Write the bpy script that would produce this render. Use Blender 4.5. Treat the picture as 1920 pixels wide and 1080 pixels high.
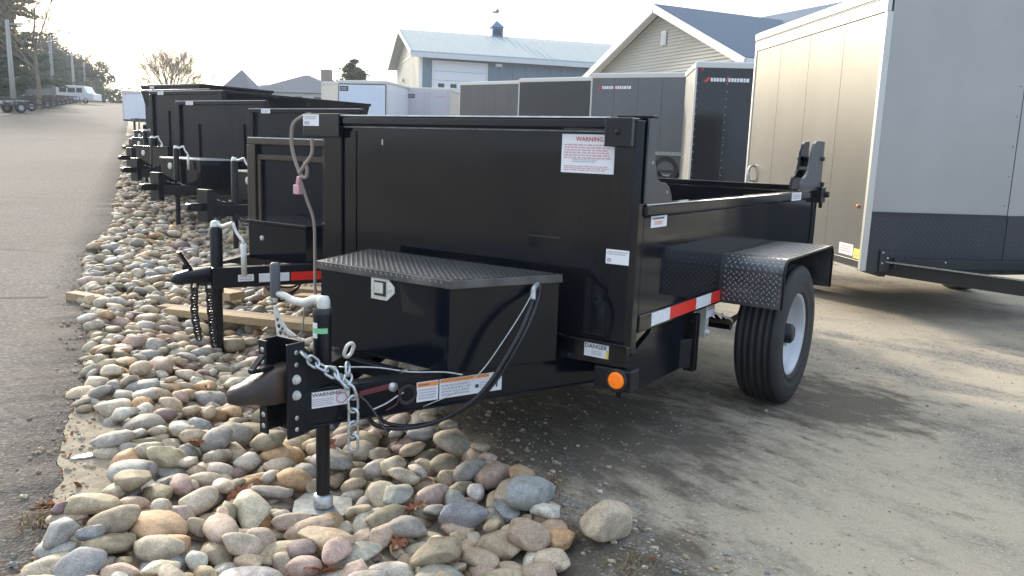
import bpy, bmesh, math, random
import numpy as np
from mathutils import Vector, Matrix, noise
R = math.radians
random.seed(11)
scn = bpy.context.scene
for o in list(bpy.data.objects): bpy.data.objects.remove(o)
col = scn.collection

# ------------------------------------------------------------ camera, sky, sun, exposure
CAM_H = 1.188; PITCH = .169; ROLL = .035; FPX = 1514.8
cp, sp = math.cos(PITCH), math.sin(PITCH); cr, sr = math.cos(ROLL), math.sin(ROLL)
F = Vector((0, cp, -sp)); rt = Vector((1, 0, 0)); up = Vector((0, sp, cp))
RT = rt * cr + up * sr; UP = rt * -sr + up * cr
cd = bpy.data.cameras.new('camera'); cam = bpy.data.objects.new('camera', cd); col.objects.link(cam)
m = Matrix((RT, UP, -F)).transposed().to_4x4(); m.translation = (0, 0, CAM_H); cam.matrix_world = m
cd.sensor_width = 36; cd.lens = FPX / 1920 * 36; cd.clip_start = .05; cd.clip_end = 2000
scn.camera = cam
SUN_AZ, SUN_EL = R(-33), R(19)
sdir = Vector((math.sin(SUN_AZ) * math.cos(SUN_EL), math.cos(SUN_AZ) * math.cos(SUN_EL), math.sin(SUN_EL)))
sl = bpy.data.lights.new('sun', 'SUN'); sl.energy = 2.3; sl.angle = R(7); sl.color = (1, .91, .78)
so = bpy.data.objects.new('sun', sl); col.objects.link(so); so.rotation_euler = sdir.to_track_quat('Z', 'Y').to_euler(); so.location = (-8, 14, 12)
world = bpy.data.worlds.new('World'); scn.world = world; world.use_nodes = True
def build_world():
    nt = world.node_tree; nt.nodes.clear(); N = nt.nodes.new; L = nt.links.new
    out = N('ShaderNodeOutputWorld'); bg = N('ShaderNodeBackground'); L(bg.outputs[0], out.inputs[0]); bg.inputs[1].default_value = 1
    sky = N('ShaderNodeTexSky'); sky.sky_type = 'NISHITA'; sky.sun_disc = False; sky.sun_elevation = SUN_EL; sky.sun_rotation = SUN_AZ
    sky.air_density = 1.0; sky.dust_density = 2.0
    sc = N('ShaderNodeVectorMath'); sc.operation = 'SCALE'; sc.inputs[3].default_value = .12; L(sky.outputs[0], sc.inputs[0])
    tc = N('ShaderNodeTexCoord')
    dt = N('ShaderNodeVectorMath'); dt.operation = 'DOT_PRODUCT'; L(tc.outputs['Generated'], dt.inputs[0]); dt.inputs[1].default_value = sdir
    rm = N('ShaderNodeMapRange'); rm.inputs[1].default_value = -1; rm.inputs[2].default_value = 1; L(dt.outputs['Value'], rm.inputs[0])
    cr_ = N('ShaderNodeValToRGB'); e = cr_.color_ramp.elements
    e[0].position = 0; e[0].color = (.33, .42, .57, 1); e[1].position = 1; e[1].color = (1.2, 1.1, .92, 1)
    for p, c in ((.5, (.46, .54, .66, 1)), (.78, (.70, .74, .77, 1)), (.9, (.93, .93, .87, 1)), (.96, (1.1, 1.06, .93, 1))):
        k = e.new(p); k.color = c
    L(rm.outputs[0], cr_.inputs[0])
    mp = N('ShaderNodeMapping'); mp.inputs['Scale'].default_value = (1.4, 1.4, 7); L(tc.outputs['Generated'], mp.inputs[0])
    nz = N('ShaderNodeTexNoise'); nz.inputs['Scale'].default_value = 2.2; nz.inputs['Detail'].default_value = 6; nz.inputs['Roughness'].default_value = .6; L(mp.outputs[0], nz.inputs[0])
    r2 = N('ShaderNodeMapRange'); r2.inputs[1].default_value = .3; r2.inputs[2].default_value = .62; r2.inputs[3].default_value = .66; r2.inputs[4].default_value = 1.08; L(nz.outputs[0], r2.inputs[0])
    s2 = N('ShaderNodeVectorMath'); s2.operation = 'SCALE'; L(cr_.outputs[0], s2.inputs[0]); L(r2.outputs[0], s2.inputs[3])
    mx = N('ShaderNodeMix'); mx.data_type = 'RGBA'; mx.inputs[0].default_value = .8
    L(sc.outputs[0], mx.inputs[6]); L(s2.outputs[0], mx.inputs[7]); L(mx.outputs[2], bg.inputs[0])
build_world()
scn.view_settings.view_transform = 'Standard'; scn.view_settings.look = 'None'; scn.view_settings.gamma = 1
scn.view_settings.use_curve_mapping = False; scn.view_settings.exposure = 1.42
scn.render.engine = 'CYCLES'

# ------------------------------------------------------------ frames
RD = Vector((-.4226, .9063, 0))   # along the road, away from the camera
RN = Vector((.9063, .4226, 0))    # to the right of the road
def ns(n, s, z=0): return Vector((RN.x * n + RD.x * s, RN.y * n + RD.y * s, z))
def to_ns(x, y): return x * RN.x + y * RN.y, x * RD.x + y * RD.y
def smooth(a, b, x):
    t = min(1, max(0, (x - a) / (b - a))); return t * t * (3 - 2 * t)
def terr_s(s):
    # flat lot, then a steady climb to a crest about 135 m off
    s0, s1 = 8., 133.
    if s <= s0 - 3: return 0
    if s < s0 + 3: return .048 * (s - s0 + 3) ** 2 / 12
    if s < s1: return .048 * (s - s0)
    return .048 * (s1 - s0) - .02 * (s - s1)
def terr(x, y): return terr_s(to_ns(x, y)[1])
def bed_depth(n, s):
    return .10 * smooth(-.25, .55, n) * (1 - smooth(.95, 1.42, n))
def gz(x, y):
    n, s = to_ns(x, y); return terr_s(s) - bed_depth(n, s)

# ------------------------------------------------------------ mesh helpers
class MB:
    def __init__(self): self.v = []; self.f = []; self.mi = []; self.sm = []; self.c = None
    def add(self, vs, fs, mi=0, smooth=False):
        b = len(self.v); self.v += [tuple(p) for p in vs]
        for f in fs: self.f.append(tuple(i + b for i in f)); self.mi.append(mi); self.sm.append(smooth)
        return self
    def box(self, x0, x1, y0, y1, z0, z1, mi=0):
        return self.add([(x0,y0,z0),(x1,y0,z0),(x1,y1,z0),(x0,y1,z0),(x0,y0,z1),(x1,y0,z1),(x1,y1,z1),(x0,y1,z1)],
                 [(0,3,2,1),(4,5,6,7),(0,1,5,4),(1,2,6,5),(2,3,7,6),(3,0,4,7)], mi)
    def prism(self, pts, axis, a, b, mi=0, smooth=False):
        # polygon in the two other axes extruded from a to b
        def mk(p, t):
            if axis == 'x': return (t, p[0], p[1])
            if axis == 'y': return (p[0], t, p[1])
            return (p[0], p[1], t)
        n = len(pts); vs = [mk(p, a) for p in pts] + [mk(p, b) for p in pts]
        fs = [tuple(range(n)), tuple(range(2 * n - 1, n - 1, -1))]
        self.add(vs, fs, mi)
        b0 = len(self.v) - 2 * n
        for i in range(n):
            j = (i + 1) % n; self.f.append((b0 + i, b0 + n + i, b0 + n + j, b0 + j)); self.mi.append(mi); self.sm.append(smooth)
        return self
    def bar(self, p, q, w, h, mi=0, upv=(0, 0, 1)):
        p, q = Vector(p), Vector(q); d = (q - p).normalized(); u = Vector(upv); s = d.cross(u).normalized(); u = s.cross(d)
        vs = []
        for c in (p, q):
            for a, b in ((-1,-1),(1,-1),(1,1),(-1,1)): vs.append(c + s * a * w / 2 + u * b * h / 2)
        return self.add(vs, [(0,1,2,3),(7,6,5,4),(0,4,5,1),(1,5,6,2),(2,6,7,3),(3,7,4,0)], mi)
    def tube(self, path, r, n=8, mi=0, cap=True, radii=None):
        P = [Vector(p) for p in path]; ups = Vector((0, 0, 1)); vs = []; k = len(P)
        pu = None
        for i, p in enumerate(P):
            d = (P[min(i + 1, k - 1)] - P[max(i - 1, 0)]).normalized()
            if pu is None:
                pu = Vector((1, 0, 0)) if abs(d.z) > .9 else ups
            s = d.cross(pu).normalized(); u = s.cross(d).normalized(); pu = u
            rr = radii[i] if radii else r
            for j in range(n):
                a = 2 * math.pi * j / n; vs.append(p + (s * math.cos(a) + u * math.sin(a)) * rr)
        fs = []
        for i in range(k - 1):
            for j in range(n):
                fs.append((i*n+j, i*n+(j+1)%n, (i+1)*n+(j+1)%n, (i+1)*n+j))
        self.add(vs, fs, mi, True)
        if cap:
            b = len(self.v) - len(vs)
            self.f.append(tuple(b + j for j in range(n))[::-1]); self.mi.append(mi); self.sm.append(False)
            self.f.append(tuple(b + (k-1)*n + j for j in range(n))); self.mi.append(mi); self.sm.append(False)
        return self
    def lathe(self, prof, axis='x', n=48, mi=0, c=(0, 0, 0), closed=False, smooth=True):
        # prof: (axial, radius)
        vs = []; k = len(prof)
        for a, r in prof:
            for j in range(n):
                t = 2 * math.pi * j / n
                if axis == 'x': vs.append((c[0] + a, c[1] + r * math.cos(t), c[2] + r * math.sin(t)))
                elif axis == 'y': vs.append((c[0] + r * math.cos(t), c[1] + a, c[2] + r * math.sin(t)))
                else: vs.append((c[0] + r * math.cos(t), c[1] + r * math.sin(t), c[2] + a))
        fs = []
        for i in range(k if closed else k - 1):
            i2 = (i + 1) % k
            for j in range(n): fs.append((i*n+j, i*n+(j+1)%n, i2*n+(j+1)%n, i2*n+j))
        return self.add(vs, fs, mi, smooth)
    def torus_link(self, c, d, u, L, W, r, mi=0, n=14, k=6):
        c, d, u = Vector(c), Vector(d).normalized(), Vector(u).normalized(); s = d.cross(u).normalized(); path = []
        h = (L - W) / 2
        for i in range(n):
            a = 2 * math.pi * i / n; e = h if math.cos(a) > 0 else -h
            path.append(c + d * (math.cos(a) * W / 2 + e) + s * math.sin(a) * W / 2)
        vs = []
        for i in range(n):
            t = (path[(i+1) % n] - path[i-1]).normalized(); b = t.cross(u).normalized()
            for j in range(k):
                a = 2 * math.pi * j / k; vs.append(path[i] + (b * math.cos(a) + u * math.sin(a)) * r)
        fs = [(i*k+j, i*k+(j+1)%k, ((i+1)%n)*k+(j+1)%k, ((i+1)%n)*k+j) for i in range(n) for j in range(k)]
        return self.add(vs, fs, mi, True)
    def mesh(self, name, mats):
        me = bpy.data.meshes.new(name); me.from_pydata(self.v, [], self.f); 
        for mm in (mats if isinstance(mats, (list, tuple)) else [mats]): me.materials.append(mm)
        me.polygons.foreach_set('material_index', self.mi); me.polygons.foreach_set('use_smooth', self.sm)
        me.update(); 
        return me
    def build(self, name, mats, parent=None, bevel=0, fix=True):
        me = self.mesh(name, mats)
        if fix:
            bm = bmesh.new(); bm.from_mesh(me); bmesh.ops.recalc_face_normals(bm, faces=bm.faces); bm.to_mesh(me); bm.free()
        o = bpy.data.objects.new(name, me); col.objects.link(o)
        if parent: o.parent = parent
        if bevel:
            b = o.modifiers.new('bevel', 'BEVEL'); b.width = bevel; b.segments = 2; b.limit_method = 'ANGLE'; b.angle_limit = R(40)
            b.harden_normals = False
        return o
def tag(o, label=None, cat=None, group=None, kind=None):
    if label: o['label'] = label
    if cat: o['category'] = cat
    if group: o['group'] = group
    if kind: o['kind'] = kind
    return o
def empty(name, loc, rz=0, label=None, cat=None, group=None):
    o = bpy.data.objects.new(name, None); col.objects.link(o); o.location = loc; o.rotation_euler = (0, 0, rz); o.empty_display_size = .1
    return tag(o, label, cat, group)

# ------------------------------------------------------------ materials
def mat(name, color=(.5,.5,.5), rough=.5, metal=0, spec=.5, var=.0, vscale=6, bump=0, bscale=60, coat=0, colors2=None, emis=None, stretch=None, rvar=0):
    mt = bpy.data.materials.new(name); mt.use_nodes = True; nt = mt.node_tree; N = nt.nodes.new; L = nt.links.new
    b = nt.nodes['Principled BSDF']; b.inputs['Base Color'].default_value = (*color, 1); b.inputs['Roughness'].default_value = rough
    b.inputs['Metallic'].default_value = metal; b.inputs['Specular IOR Level'].default_value = spec; b.inputs['Coat Weight'].default_value = coat; b.inputs['Coat Roughness'].default_value = .08
    tc = N('ShaderNodeTexCoord'); src = tc.outputs['Object']
    if stretch:
        mp = N('ShaderNodeMapping'); mp.inputs['Scale'].default_value = stretch; L(src, mp.inputs[0]); src = mp.outputs[0]
    if var or colors2 or rvar:
        nz = N('ShaderNodeTexNoise'); nz.inputs['Scale'].default_value = vscale; nz.inputs['Detail'].default_value = 6; nz.inputs['Roughness'].default_value = .6; L(src, nz.inputs[0])
        if var or colors2:
            c2 = colors2 or tuple(min(1, c * (1 + var)) for c in color); c1 = color if colors2 else tuple(c * (1 - var) for c in color)
            rp = N('ShaderNodeValToRGB'); rp.color_ramp.elements[0].position = .35; rp.color_ramp.elements[1].position = .68
            rp.color_ramp.elements[0].color = (*c1, 1); rp.color_ramp.elements[1].color = (*c2, 1); L(nz.outputs[0], rp.inputs[0]); L(rp.outputs[0], b.inputs['Base Color'])
        if rvar:
            mr = N('ShaderNodeMapRange'); mr.inputs[1].default_value = .3; mr.inputs[2].default_value = .7; mr.inputs[3].default_value = max(.02, rough - rvar); mr.inputs[4].default_value = rough + rvar
            L(nz.outputs[0], mr.inputs[0]); L(mr.outputs[0], b.inputs['Roughness'])
    if bump:
        n2 = N('ShaderNodeTexNoise'); n2.inputs['Scale'].default_value = bscale; n2.inputs['Detail'].default_value = 4; L(src, n2.inputs[0])
        bp = N('ShaderNodeBump'); bp.inputs['Strength'].default_value = bump; bp.inputs['Distance'].default_value = .01; L(n2.outputs[0], bp.inputs['Height']); L(bp.outputs[0], b.inputs['Normal'])
    if emis:
        b.inputs['Emission Color'].default_value = (*emis, 1); b.inputs['Emission Strength'].default_value = .12
    return mt
M = {}
M['black'] = mat('black_gloss_paint', (.0035, .0055, .0105), .1, spec=.34, rvar=.07, vscale=2.2, bump=.035, bscale=2.5, colors2=(.011, .011, .012))
M['black2'] = mat('black_satin_steel', (.006, .008, .013), .34, spec=.35, var=.5, vscale=8, bump=.1, bscale=90)
M['blackbox'] = mat('black_box_paint', (.004, .006, .011), .12, spec=.36, rvar=.08, vscale=4, bump=.01, bscale=4)
M['plate'] = mat('black_tread_plate', (.14, .145, .155), .3, metal=.8, var=.3, vscale=9)
M['rubber'] = mat('tyre_rubber', (.016, .017, .019), .62, var=.35, vscale=12, bump=.15, bscale=120)
M['rim'] = mat('silver_wheel_paint', (.5, .52, .55), .38, metal=.35, var=.08)
M['galv'] = mat('galvanised_steel', (.5, .52, .52), .4, metal=.75, var=.25, vscale=40)
M['zinc'] = mat('dull_zinc_casting', (.62, .62, .58), .5, metal=.3, var=.12, vscale=30, bump=.2, bscale=80)
M['chain'] = mat('zinc_chain', (.55, .6, .62), .3, metal=.85, var=.2, vscale=60)
M['chain_dark'] = mat('black_chain', (.03, .03, .035), .45, metal=.4)
M['amber'] = mat('amber_lens', (.9, .22, .01), .2, emis=(.8, .2, .01), bump=.6, bscale=90)
M['red_lens'] = mat('red_lens', (.6, .02, .02), .25)
M['white_vinyl'] = mat('white_vinyl', (.78, .79, .82), .45)
M['ink'] = mat('black_ink', (.06, .06, .07), .5)
M['grey_ink'] = mat('grey_ink', (.45, .44, .48), .5)
M['pink_ink'] = mat('faded_red_ink', (.62, .36, .38), .5)
M['red_ink'] = mat('red_ink', (.55, .05, .06), .5)
M['orange_ink'] = mat('orange_ink', (.85, .3, .08), .5)
M['yellow'] = mat('yellow_vinyl', (.75, .6, .08), .5)
M['red_tape'] = mat('red_reflective_tape', (.75, .03, .02), .3)
M['white_tape'] = mat('white_reflective_tape', (.75, .78, .8), .35, var=.15, vscale=80)
M['green_tape'] = mat('green_tape', (.25, .6, .3), .5)
M['rope'] = mat('grey_cord', (.3, .25, .22), .8, bump=.4, bscale=200)
M['pink'] = mat('pink_plastic', (.6, .35, .38), .5)
M['grip'] = mat('dark_grey_grip', (.08, .085, .1), .6)
M['cable'] = mat('black_cable_sheath', (.012, .012, .016), .35)
M['brown_steel'] = mat('bronze_black_paint', (.04, .03, .024), .3, var=.3, metal=.2)  # black tubing whose sun reflection is put into a brown base colour
M['rusty'] = mat('worn_black_coupler', (.02, .02, .022), .45, colors2=(.07, .045, .03), vscale=7, bump=.2, bscale=60)
M['brown_wire'] = mat('maroon_wire', (.12, .02, .03), .5)
M['whitewire'] = mat('white_wire', (.6, .55, .55), .5)
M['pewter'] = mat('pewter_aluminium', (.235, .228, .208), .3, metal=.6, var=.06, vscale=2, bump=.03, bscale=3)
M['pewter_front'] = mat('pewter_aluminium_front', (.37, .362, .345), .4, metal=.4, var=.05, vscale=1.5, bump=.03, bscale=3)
M['trim'] = mat('bright_aluminium_trim', (.55, .54, .5), .38, metal=.5)
M['silver_end'] = mat('galvanised_end_frame', (.3, .3, .29), .4, metal=.5, var=.3, vscale=5)
M['darktrim'] = mat('dark_frame_paint', (.022, .023, .026), .4)
M['stoneguard'] = mat('dark_stone_guard', (.035, .038, .046), .4, metal=.2, var=.1)
M['wood'] = mat('weathered_timber', (.3, .22, .14), .8, var=.25, vscale=14, bump=.4, bscale=50, stretch=(1, 8, 8))
M['wood2'] = mat('fresh_sawn_timber', (.42, .31, .18), .8, var=.2, vscale=14, bump=.4, bscale=50, stretch=(1, 8, 8))
M['leaf'] = mat('dry_oak_leaf', (.27, .1, .045), .7, var=.5, vscale=30)
M['paint_white'] = mat('white_trailer_skin', (.75, .77, .82), .3, var=.03, vscale=1)
M['paint_cream'] = mat('beige_trailer_skin', (.62, .58, .5), .35, var=.04, vscale=1)
M['paint_grey'] = mat('charcoal_trailer_skin', (.11, .115, .122), .3, var=.05, vscale=1)
M['paint_dark'] = mat('dark_grey_trailer_skin', (.085, .083, .085), .3, var=.12, vscale=1)
M['paint_black'] = mat('black_trailer_skin', (.007, .009, .013), .1, var=.2, vscale=1, bump=.03, bscale=3)
M['glass'] = mat('dark_glass', (.03, .04, .05), .08)
M['barn_side'] = mat('blue_grey_steel_siding', (.16, .22, .28), .45)
M['barn_gable'] = mat('warm_grey_steel_siding', (.5, .5, .46), .5, var=.05, vscale=1)
M['barn_roof'] = mat('pale_steel_roof', (.36, .42, .44), .55)
M['door_white'] = mat('white_overhead_door', (.68, .72, .76), .45)
M['blue'] = mat('blue_cupola_paint', (.08, .16, .3), .5)
M['house_siding'] = mat('beige_vinyl_siding', (.42, .41, .37), .6, var=.04, vscale=1)
M['house_trim'] = mat('white_trim_board', (.75, .75, .74), .5)
M['shingle'] = mat('slate_blue_shingles', (.10, .14, .2), .85, var=.2, vscale=14, bump=.4, bscale=30)
M['shingle2'] = mat('grey_shingles', (.15, .16, .19), .85, var=.2, vscale=8)
M['brick'] = mat('chimney_brick', (.25, .2, .17), .9)
M['bark'] = mat('grey_bark', (.16, .13, .1), .9, var=.3, vscale=6)
M['twig'] = mat('bare_twigs', (.2, .15, .1), .9)
M['pole'] = mat('weathered_pole', (.3, .3, .29), .8)
M['fence'] = mat('dark_fence_paint', (.06, .075, .08), .6)
M['green_roof'] = mat('green_metal_roof', (.06, .2, .15), .5)
M['hedge'] = mat('dark_brush', (.05, .06, .035), .9)

def foliage_mat(name, c1, c2):
    mt = mat(name, c1, .8); nt = mt.node_tree; N = nt.nodes.new; L = nt.links.new; b = nt.nodes['Principled BSDF']
    g = N('ShaderNodeNewGeometry'); rp = N('ShaderNodeValToRGB'); rp.color_ramp.elements[0].color = (*c1, 1); rp.color_ramp.elements[1].color = (*c2, 1)
    L(g.outputs['Random Per Island'], rp.inputs[0]); L(rp.outputs[0], b.inputs['Base Color'])
    tr = N('ShaderNodeBsdfTranslucent'); L(rp.outputs[0], tr.inputs[0]); mx = N('ShaderNodeMixShader'); mx.inputs[0].default_value = .3
    L(b.outputs[0], mx.inputs[1]); L(tr.outputs[0], mx.inputs[2]); L(mx.outputs[0], nt.nodes['Material Output'].inputs[0]); return mt
M['pine'] = foliage_mat('pine_needles', (.035, .055, .035), (.09, .11, .05))
M['pine2'] = foliage_mat('dark_conifer_needles', (.03, .055, .045), (.08, .11, .07))
M['grass'] = foliage_mat('dead_grass', (.12, .08, .04), (.3, .22, .12))

def stone_mat(name, from_attr):
    mt = bpy.data.materials.new(name); mt.use_nodes = True; nt = mt.node_tree; N = nt.nodes.new; L = nt.links.new
    b = nt.nodes['Principled BSDF']; b.inputs['Roughness'].default_value = .72; b.inputs['Specular IOR Level'].default_value = .35
    if from_attr: a = N('ShaderNodeAttribute'); a.attribute_name = 'tint'; c = a.outputs['Color']
    else: a = N('ShaderNodeObjectInfo'); c = a.outputs['Color']
    tc = N('ShaderNodeTexCoord'); geo = N('ShaderNodeNewGeometry')
    n1 = N('ShaderNodeTexNoise'); n1.inputs['Scale'].default_value = 22; n1.inputs['Detail'].default_value = 8; n1.inputs['Roughness'].default_value = .65; n1.inputs['Distortion'].default_value = .6; L(geo.outputs['Position'], n1.inputs[0])
    n3 = N('ShaderNodeTexNoise'); n3.inputs['Scale'].default_value = 260; n3.inputs['Detail'].default_value = 3; L(geo.outputs['Position'], n3.inputs[0])
    r1 = N('ShaderNodeMapRange'); r1.inputs[1].default_value = .3; r1.inputs[2].default_value = .7; r1.inputs[3].default_value = .58; r1.inputs[4].default_value = 1.32; L(n1.outputs[0], r1.inputs[0])
    r3 = N('ShaderNodeMapRange'); r3.inputs[1].default_value = .35; r3.inputs[2].default_value = .65; r3.inputs[3].default_value = .72; r3.inputs[4].default_value = 1.22; L(n3.outputs[0], r3.inputs[0])
    mu = N('ShaderNodeMath'); mu.operation = 'MULTIPLY'; L(r1.outputs[0], mu.inputs[0]); L(r3.outputs[0], mu.inputs[1])
    sc = N('ShaderNodeVectorMath'); sc.operation = 'SCALE'; L(c, sc.inputs[0]); L(mu.outputs[0], sc.inputs[3])
    # a dusting of tan sand in patches
    n4 = N('ShaderNodeTexNoise'); n4.inputs['Scale'].default_value = 9; n4.inputs['Detail'].default_value = 5; L(geo.outputs['Position'], n4.inputs[0])
    r4 = N('ShaderNodeMapRange'); r4.inputs[1].default_value = .5; r4.inputs[2].default_value = .75; r4.inputs[4].default_value = .5; L(n4.outputs[0], r4.inputs[0])
    mx = N('ShaderNodeMix'); mx.data_type = 'RGBA'; L(r4.outputs[0], mx.inputs[0]); L(sc.outputs[0], mx.inputs[6]); mx.inputs[7].default_value = (.34, .28, .2, 1)
    L(mx.outputs[2], b.inputs['Base Color'])
    bp = N('ShaderNodeBump'); bp.inputs['Strength'].default_value = .5; bp.inputs['Distance'].default_value = .004; L(n1.outputs[0], bp.inputs['Height'])
    bp2 = N('ShaderNodeBump'); bp2.inputs['Strength'].default_value = .25; bp2.inputs['Distance'].default_value = .001; L(n3.outputs[0], bp2.inputs['Height']); L(bp.outputs[0], bp2.inputs['Normal']); L(bp2.outputs[0], b.inputs['Normal'])
    return mt
M['stone'] = stone_mat('river_stone', False); M['stone_attr'] = stone_mat('river_stone_mass', True)

def ground_mats():
    # lot: worn asphalt under blown sand; road: warm grey asphalt; soil: sandy bed
    def base(name):
        mt = bpy.data.materials.new(name); mt.use_nodes = True; nt = mt.node_tree
        geo = nt.nodes.new('ShaderNodeNewGeometry'); b = nt.nodes['Principled BSDF']; b.inputs['Specular IOR Level'].default_value = .3
        return mt, nt, geo.outputs['Position'], b
    def noise_(nt, src, scale, det=5, rough=.55, st=None, rot=0, dist=0):
        N = nt.nodes.new
        if st:
            m0 = N('ShaderNodeMapping'); m0.inputs['Rotation'].default_value = (0, 0, rot); nt.links.new(src, m0.inputs[0])
            mp = N('ShaderNodeMapping'); mp.inputs['Scale'].default_value = st; nt.links.new(m0.outputs[0], mp.inputs[0]); src = mp.outputs[0]
        n = N('ShaderNodeTexNoise'); n.inputs['Scale'].default_value = scale; n.inputs['Detail'].default_value = det; n.inputs['Roughness'].default_value = rough; n.inputs['Distortion'].default_value = dist
        nt.links.new(src, n.inputs[0]); return n.outputs[0]
    def rng(nt, src, a, b, c=0, d=1):
        r = nt.nodes.new('ShaderNodeMapRange'); r.inputs[1].default_value = a; r.inputs[2].default_value = b; r.inputs[3].default_value = c; r.inputs[4].default_value = d
        nt.links.new(src, r.inputs[0]); return r.outputs[0]
    def mixc(nt, f, a, b):
        x = nt.nodes.new('ShaderNodeMix'); x.data_type = 'RGBA'
        for k, s in ((0, f), (6, a), (7, b)):
            if isinstance(s, (tuple, float, int)): x.inputs[k].default_value = (*s, 1) if isinstance(s, tuple) else s
            else: nt.links.new(s, x.inputs[k])
        return x.outputs[2]
    def math_(nt, op, a, b):
        x = nt.nodes.new('ShaderNodeMath'); x.operation = op
        for k, s in ((0, a), (1, b)):
            if isinstance(s, (float, int)): x.inputs[k].default_value = s
            else: nt.links.new(s, x.inputs[k])
        x.use_clamp = True
        return x.outputs[0]
    def vor(nt, src, scale):
        v = nt.nodes.new('ShaderNodeTexVoronoi'); v.inputs['Scale'].default_value = scale; nt.links.new(src, v.inputs[0]); return v
    def bump(nt, b, items):
        prev = None
        for src, st, dist in items:
            bp = nt.nodes.new('ShaderNodeBump'); bp.inputs['Strength'].default_value = st; bp.inputs['Distance'].default_value = dist; nt.links.new(src, bp.inputs['Height'])
            if prev: nt.links.new(prev, bp.inputs['Normal'])
            prev = bp.outputs[0]
        nt.links.new(prev, b.inputs['Normal'])
    # --- lot
    mt, nt, P, b = base('sandy_asphalt_lot')
    v = vor(nt, P, 95); vc = nt.nodes.new('ShaderNodeSeparateColor'); nt.links.new(v.outputs['Color'], vc.inputs[0])
    grain = mixc(nt, rng(nt, vc.outputs[0], 0, 1), (.075, .073, .07), (.24, .23, .21))
    speck = math_(nt, 'MULTIPLY', rng(nt, vc.outputs[1], .86, .93), rng(nt, v.outputs['Distance'], .5, .3))
    asph = mixc(nt, speck, grain, (.5, .48, .42))
    fine = noise_(nt, P, 420, 2)
    sand = mixc(nt, fine, (.38, .325, .24), (.58, .495, .37))
    streak = noise_(nt, P, 1.5, 6, .62, (1, .28, 1), R(-36), .8)
    blot = noise_(nt, P, 1.1, 4, .6)
    patchy = noise_(nt, P, 9, 6, .7, (1, .45, 1), R(-36))
    f = math_(nt, 'ADD', rng(nt, streak, .38, .54, .1, 1), rng(nt, patchy, .40, .66, -.1, .4))
    f = math_(nt, 'MULTIPLY', f, rng(nt, blot, .3, .52, .3, 1))
    f = math_(nt, 'MULTIPLY', f, rng(nt, fine, .35, .6, .55, 1))
    c = mixc(nt, f, asph, sand)
    damp = rng(nt, noise_(nt, P, .9, 5, .6, (1, .4, 1), R(-30)), .55, .68, 0, .55)
    c = mixc(nt, math_(nt, 'MULTIPLY', damp, rng(nt, patchy, .4, .6)), c, (.07, .062, .05))
    # dark soil and litter beside the rock strip, first trailer's shade painted into it
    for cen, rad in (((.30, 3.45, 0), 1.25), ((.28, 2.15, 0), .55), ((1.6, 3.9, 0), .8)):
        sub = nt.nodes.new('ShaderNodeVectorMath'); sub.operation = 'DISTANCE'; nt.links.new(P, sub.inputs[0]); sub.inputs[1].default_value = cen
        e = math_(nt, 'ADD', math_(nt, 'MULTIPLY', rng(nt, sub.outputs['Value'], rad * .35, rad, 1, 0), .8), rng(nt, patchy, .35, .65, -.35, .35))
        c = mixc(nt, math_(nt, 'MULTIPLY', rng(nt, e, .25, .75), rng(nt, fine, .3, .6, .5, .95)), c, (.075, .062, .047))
    nt.links.new(c, b.inputs['Base Color']); b.inputs['Roughness'].default_value = .85
    bump(nt, b, [(v.outputs['Distance'], .5, .004), (patchy, .5, .02), (fine, .4, .002)])
    M['lot'] = mt
    # --- road
    mt, nt, P, b = base('grey_brown_asphalt_road')
    v = vor(nt, P, 75); vc = nt.nodes.new('ShaderNodeSeparateColor'); nt.links.new(v.outputs['Color'], vc.inputs[0])
    c = mixc(nt, rng(nt, vc.outputs[0], 0, 1), (.095, .086, .08), (.235, .213, .192))
    c = mixc(nt, math_(nt, 'MULTIPLY', rng(nt, vc.outputs[1], .9, .96), .6), c, (.4, .37, .33))
    big = noise_(nt, P, .7, 5, .6)
    c = mixc(nt, rng(nt, big, .35, .65, 0, .45), c, (.19, .167, .146))
    c = mixc(nt, rng(nt, noise_(nt, P, .45, 6, .7, (1, .25, 1), R(25)), .45, .62, 0, .3), c, (.13, .115, .105))
    nt.links.new(c, b.inputs['Base Color']); b.inputs['Roughness'].default_value = .95; b.inputs['Specular IOR Level'].default_value = .1
    bump(nt, b, [(v.outputs['Distance'], .7, .005), (big, .3, .03)])
    M['road'] = mt
    # --- soil between the stones
    mt, nt, P, b = base('sandy_soil')
    fine = noise_(nt, P, 300, 3); med = noise_(nt, P, 14, 6, .7)
    c = mixc(nt, rng(nt, med, .35, .65), (.17, .14, .1), (.36, .31, .23))
    c = mixc(nt, rng(nt, fine, .3, .7, 0, .55), c, (.42, .37, .29))
    nt.links.new(c, b.inputs['Base Color']); b.inputs['Roughness'].default_value = .95
    bump(nt, b, [(med, .6, .02), (fine, .5, .003)])
    M['soil'] = mt
    # --- far grass
    M['field'] = mat('dry_field', (.16, .13, .08), .95, colors2=(.26, .22, .13), vscale=.4)
ground_mats()

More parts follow.
